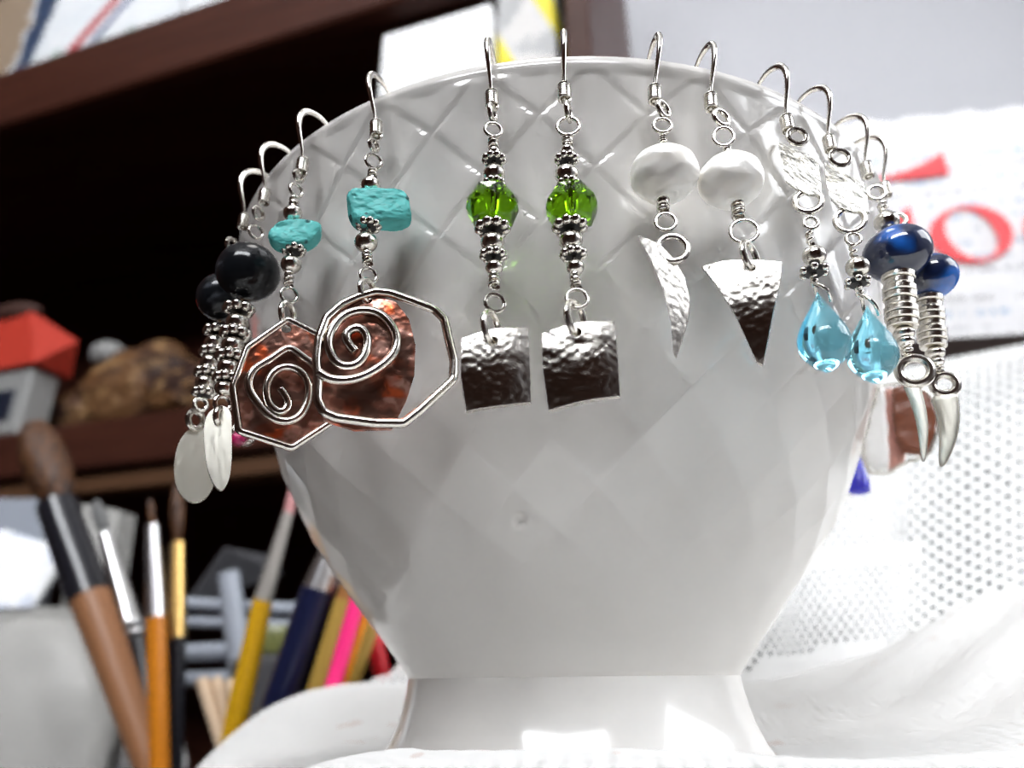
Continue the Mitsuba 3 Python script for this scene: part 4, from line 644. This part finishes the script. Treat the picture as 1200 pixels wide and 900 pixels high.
for i, (a, b, w_) in enumerate([((-0.15598,0.165,0.01394), (-0.14552,0.165,-0.00575), 'leftmost'), ((-0.15185,0.168,0.01422), (-0.14143,0.168,-0.00595), 'middle one'), ((-0.14433,0.165,0.01351), (-0.13538,0.165,-0.00577), 'rightmost')]):
    single('wooden_stick', rod(a, down(a, b, -.05), .0024, .0024), 'stick_wood', f'pale wooden stick rising over the cloth left of the yellow pen, {w_} of three', 'stick', 40, 'pale wooden sticks')
cc = down((-0.0927,0.12,0.04213), (-0.1011,0.12,0.00924), -.05)
pot('pen_pot', (cc[0] + .012, .139), .035, -.016, 'pot_grey', 'grey pot that holds the pens, hidden behind the white cloth')

# ------------------------------------------------------------------ clutter at the back of the table
plain('grey_plastic', (.33, .355, .41), .35, .5); plain('pale_plastic', (.44, .43, .41), .5); plain('dark_grey', (.05, .05, .055), .5); plain('jar_olive', (.14, .15, .05), .25, .6)
scene['printed_paper'] = two({'type': 'diffuse', 'reflectance': mikit.proc(lambda p, n, uv: mikit.mix((.88, .89, .91), (.55, .60, .72), S(.56, .66, F3(p, 70, 2)) * .7))})
k = thing('plastic_rack', 'grey plastic rack with bars, behind the paintbrushes', 'rack')
for y, w_ in ((708, 7), (728, 6), (763, 10), (794, 8)):
    p, q = {708: ((-0.2597,0.3,0.0588), (-0.17521,0.3,0.05301)), 728: ((-0.25756,0.3,0.04771), (-0.17416,0.3,0.04372)), 763: ((-0.28142,0.3,0.0285), (-0.2055,0.3,0.03033)), 794: ((-0.29459,0.3,0.01339), (-0.20338,0.3,0.01577))}[y]
    part(k, 'bar', rod(p, q, w_ * .00052, w_ * .00052), 'grey_plastic', 40)
part(k, 'upright', rod((-0.21619,0.285,0.07315), down((-0.21619,0.285,0.07315), (-0.19856,0.285,0.01257), TZ), .0062, .0070), 'grey_plastic', 40, 'grey upright post')
part(k, 'upright', rod((-0.17572,0.3,0.05747), down((-0.17572,0.3,0.05747), (-0.1706,0.3,0.01225), TZ), .005, .005), 'grey_plastic', 40)
part(k, 'upright', rod((-0.29798,0.3,0.02775), down((-0.29798,0.3,0.02775), (-0.28912,0.3,-0.00058), TZ), .005, .005), 'grey_plastic', 40)
def slab(outline, th, mat, k=None, name=None, out=0):
    P = np.asarray(outline, float); n = unit(np.cross(P[1] - P[0], P[2] - P[0])); n = n if n[1] < 0 else -n; return trimesh.convex.convex_hull(np.vstack([P + n * th / 2, P - n * th / 2]))
single('plastic_tray', slab([(-0.26746,0.33,0.06077), (-0.24579,0.33,0.09691), (-0.22662,0.36,0.09539), (-0.21747,0.36,0.08329), (-0.24578,0.34,0.08704)], .004, None), 'dark_grey', 'dark grey tray standing aslant behind the grey rack', 'tray', False)
k = thing('glass_jar', 'squat olive jar with a shiny cap, behind the yellow pen', 'jar')
jc = (-0.16892,0.262,0.01239)
part(k, 'body', put(lathe([(0, 0), (.022, 0), (.023, .004), (.023, (-0.17022,0.262,0.0225)[2] - TZ), (.018, (-0.17066,0.262,0.02591)[2] - TZ), (0, (-0.17077,0.262,0.02677)[2] - TZ)], 40), (jc[0], jc[1], TZ)), 'dark_grey', 40, 'dark body')
part(k, 'cap', put(lathe([(0, 0), (.017, 0), (.018, .002), (.018, (-0.17245,0.262,0.03984)[2] - (-0.17066,0.262,0.02591)[2] - .003), (.016, (-0.17245,0.262,0.03984)[2] - (-0.17066,0.262,0.02591)[2]), (0, (-0.17245,0.262,0.03984)[2] - (-0.17066,0.262,0.02591)[2])], 40), (jc[0], jc[1], (-0.17066,0.262,0.02591)[2] + .0005)), 'jar_olive', 40, 'olive cap')
def prism(front, depth):
    P = np.asarray(front, float); return trimesh.convex.convex_hull(np.vstack([P, P + V(0, depth, 0)]))
def stand(front):
    """The outline carried down to the table."""
    return list(front)
single('plastic_tub', prism([(-0.41913,0.3,0.06225), (-0.32224,0.3,0.05706), ((-0.32206,0.3,0.00798)[0], .30, TZ + .001), ((-0.40073,0.3,0.00859)[0], .30, TZ + .001)], .055), 'pale_plastic', 'pale grey plastic tub at the left edge, below the white paper', 'tub', False)
single('paper_packet', slab([(-0.47169,0.335,0.11705), (-0.41646,0.335,0.11519), (-0.37576,0.335,0.10296), (-0.34885,0.31,0.08442), (-0.35284,0.3,0.0577), (-0.41731,0.3,0.05695)], .004, None), 'printed_paper', 'crumpled white printed paper lying on the pale grey tub at the left edge', 'paper', False)
single('grey_box', prism([(-0.50118,0.362,0.1488), (-0.40805,0.362,0.14511), ((-0.39075,0.362,0.09554)[0], .362, TZ + .001), ((-0.48411,0.362,0.09818)[0], .362, TZ + .001)], .012), 'grey_plastic', 'grey box behind the white paper at the left edge', 'box', False)
single('clear_tub', prism([(-0.37855,0.35,0.13717), (-0.3442,0.35,0.13074), ((-0.32631,0.35,0.08011)[0], .35, TZ + .001), ((-0.3618,0.35,0.08101)[0], .35, TZ + .001)], .02), 'pale_plastic', 'pale tub behind the black collar of the mop brush', 'tub', False)
def mound(c, r, scale, seed): 
    m = blob(c, r, scale, seed, .14, 1.6, 4); v = m.vertices; v[:, 2] = np.maximum(v[:, 2], TZ + .001); m.vertices = v; return m
single('grey_bag', mound((-0.30157,0.25,-0.02662), 1, (.06, .025, .075), 21), 'pale_plastic', 'grey crumpled bag at the lower left corner', 'bag', True)
single('white_rag', mound((-0.3022,0.34,-0.03819), 1, (.045, .018, .045), 24), 'white_card', 'white rag behind the handles of the paintbrushes', 'rag', True)

# ------------------------------------------------------------------ sideboard and printed bag at the right
k = thing('sideboard', 'dark wooden sideboard whose top edge shows as a dark bar above the lace', 'sideboard')
sz1, sz0 = (0.30721,0.4,0.25276)[2], (0.29893,0.4,0.22028)[2]
part(k, 'top_board', rbox(.10, 1.0, .398, .66, sz0, sz1, .002), 'dark_wood', False); part(k, 'carcass', rbox(.12, .98, .41, .65, -.86, sz0, .002), 'dark_wood', False)
px0, px1 = (0.22236,0.41,0.3397)[0], (0.49788,0.41,0.31472)[0]; pz1 = (0.33411,0.41,0.48273)[2]
def bag_print(p, n, uv):
    x, z = p.x * 1000, p.z * 1000; row = z / 13.0; rr = dr.floor(row); f = row - rr
    line = S(.30, .36, f) * (1 - S(.62, .68, f)); words = S(.42, .50, mikit.noise(x * .16 + rr * 37, rr * 7.3)); on = mikit.cell_rand(rr, 3) 
    ink = line * words * S(.25, .3, on) * S(.4, .5, mikit.noise(x * .9, rr * 3.1)); return mikit.mix((.80, .79, .80), mikit.mix((.30, .46, .66), (.42, .40, .40), mikit.cell_rand(rr, 8)), ink * .9)
scene['bag_print'] = two({'type': 'diffuse', 'reflectance': mikit.proc(bag_print)}); plain('print_red', (.80, .08, .09), .5)
bag = thing('printed_bag', 'white printed paper bag with large red letters, on the sideboard at the right', 'paper bag')
gx2, gz2 = np.meshgrid(np.linspace(px0, px1, 90), np.linspace(sz1, pz1 + .012, 60)); u = (gx2 - px0) / (px1 - px0)
top = ss(gz2, pz1 - .05, pz1 + .012); 
yb = .412 + .002 * (meshkit.noise(np.stack([gx2 * 30, gz2 * 30, 0 * gx2], -1), 4) - .5) + .010 * ss(gz2, pz1 - .03, pz1 + .012)
gz2 = gz2 + (.004 * np.sin(u * 40) * meshkit.noise(np.stack([u * 20, 0 * u, 0 * u], -1), 3) - .004) * top
fr = np.stack([gx2, yb, gz2], -1).reshape(-1, 3); bk = fr + V(0, .05, 0); n90 = len(fr)
i, j = np.meshgrid(np.arange(59), np.arange(89), indexing='ij'); q = np.stack([i * 90 + j, i * 90 + j + 1, (i + 1) * 90 + j + 1, (i + 1) * 90 + j], -1).reshape(-1, 4)
edge = np.r_[np.arange(90), np.arange(1, 60) * 90 + 89, np.arange(88, -1, -1) + 59 * 90, np.arange(58, 0, -1) * 90]; e2 = np.roll(edge, -1)
part(bag, 'body', (np.vstack([fr, bk]), np.vstack([tri(q), tri(q[:, ::-1] + n90), tri(np.stack([e2, edge, edge + n90, e2 + n90], 1))])), 'bag_print', 30)
def letter(poly):
    g = trimesh.creation.extrude_polygon(poly, .0012, engine='earcut'); v = g.vertices; g.vertices = np.stack([v[:, 0], .4105 - v[:, 2] * 1.0, v[:, 1]], 1); return g
def ellipse_ring(c, rx, rz, thick, thin, tilt):
    th = np.arange(64) * 2 * np.pi / 64; o = np.stack([rx * np.cos(th), rz * np.sin(th)], 1); i_ = np.stack([(rx - thick) * np.cos(th), (rz - thin) * np.sin(th)], 1)
    a = math.radians(tilt); R = np.array([[math.cos(a), -math.sin(a)], [math.sin(a), math.cos(a)]]); return Polygon(o @ R.T + c, [(i_ @ R.T + c)])
oc = V((0.32904,0.41,0.35184)[0], (0.32904,0.41,0.35184)[2]); U = 0.00071
for dx in (0, 104): part(bag, 'letter', letter(ellipse_ring(oc + V(dx * U, -dx * U * .02), 46 * U, 39 * U, 19 * U, 3.5 * U, 14)), 'print_red', False, 'red letter o')
f0 = V((0.32649,0.41,0.4142)[0], (0.32649,0.41,0.4142)[2]); g0 = V((0.28693,0.41,0.36281)[0], (0.28693,0.41,0.36281)[2])
part(bag, 'letter_arm', letter(Polygon([tuple(f0 + V(x, y) * U) for x, y in [(0, 0), (0, 36), (-5, 30), (-22, 20), (-50, 9), (-62, 5), (-105, 3), (-105, -2), (-40, -2), (-20, -1)]])), 'print_red', False, 'red wedge shaped end of a large letter')
part(bag, 'letter_arm', letter(Polygon([tuple(g0 + V(x, y) * U) for x, y in [(0, 0), (0, 32), (-5, 26), (-13, 18), (-26, 14), (-60, 13), (-60, 9), (-24, 8), (-10, 6), (-4, 4)]])), 'print_red', False, 'red wedge shaped end of a large letter')
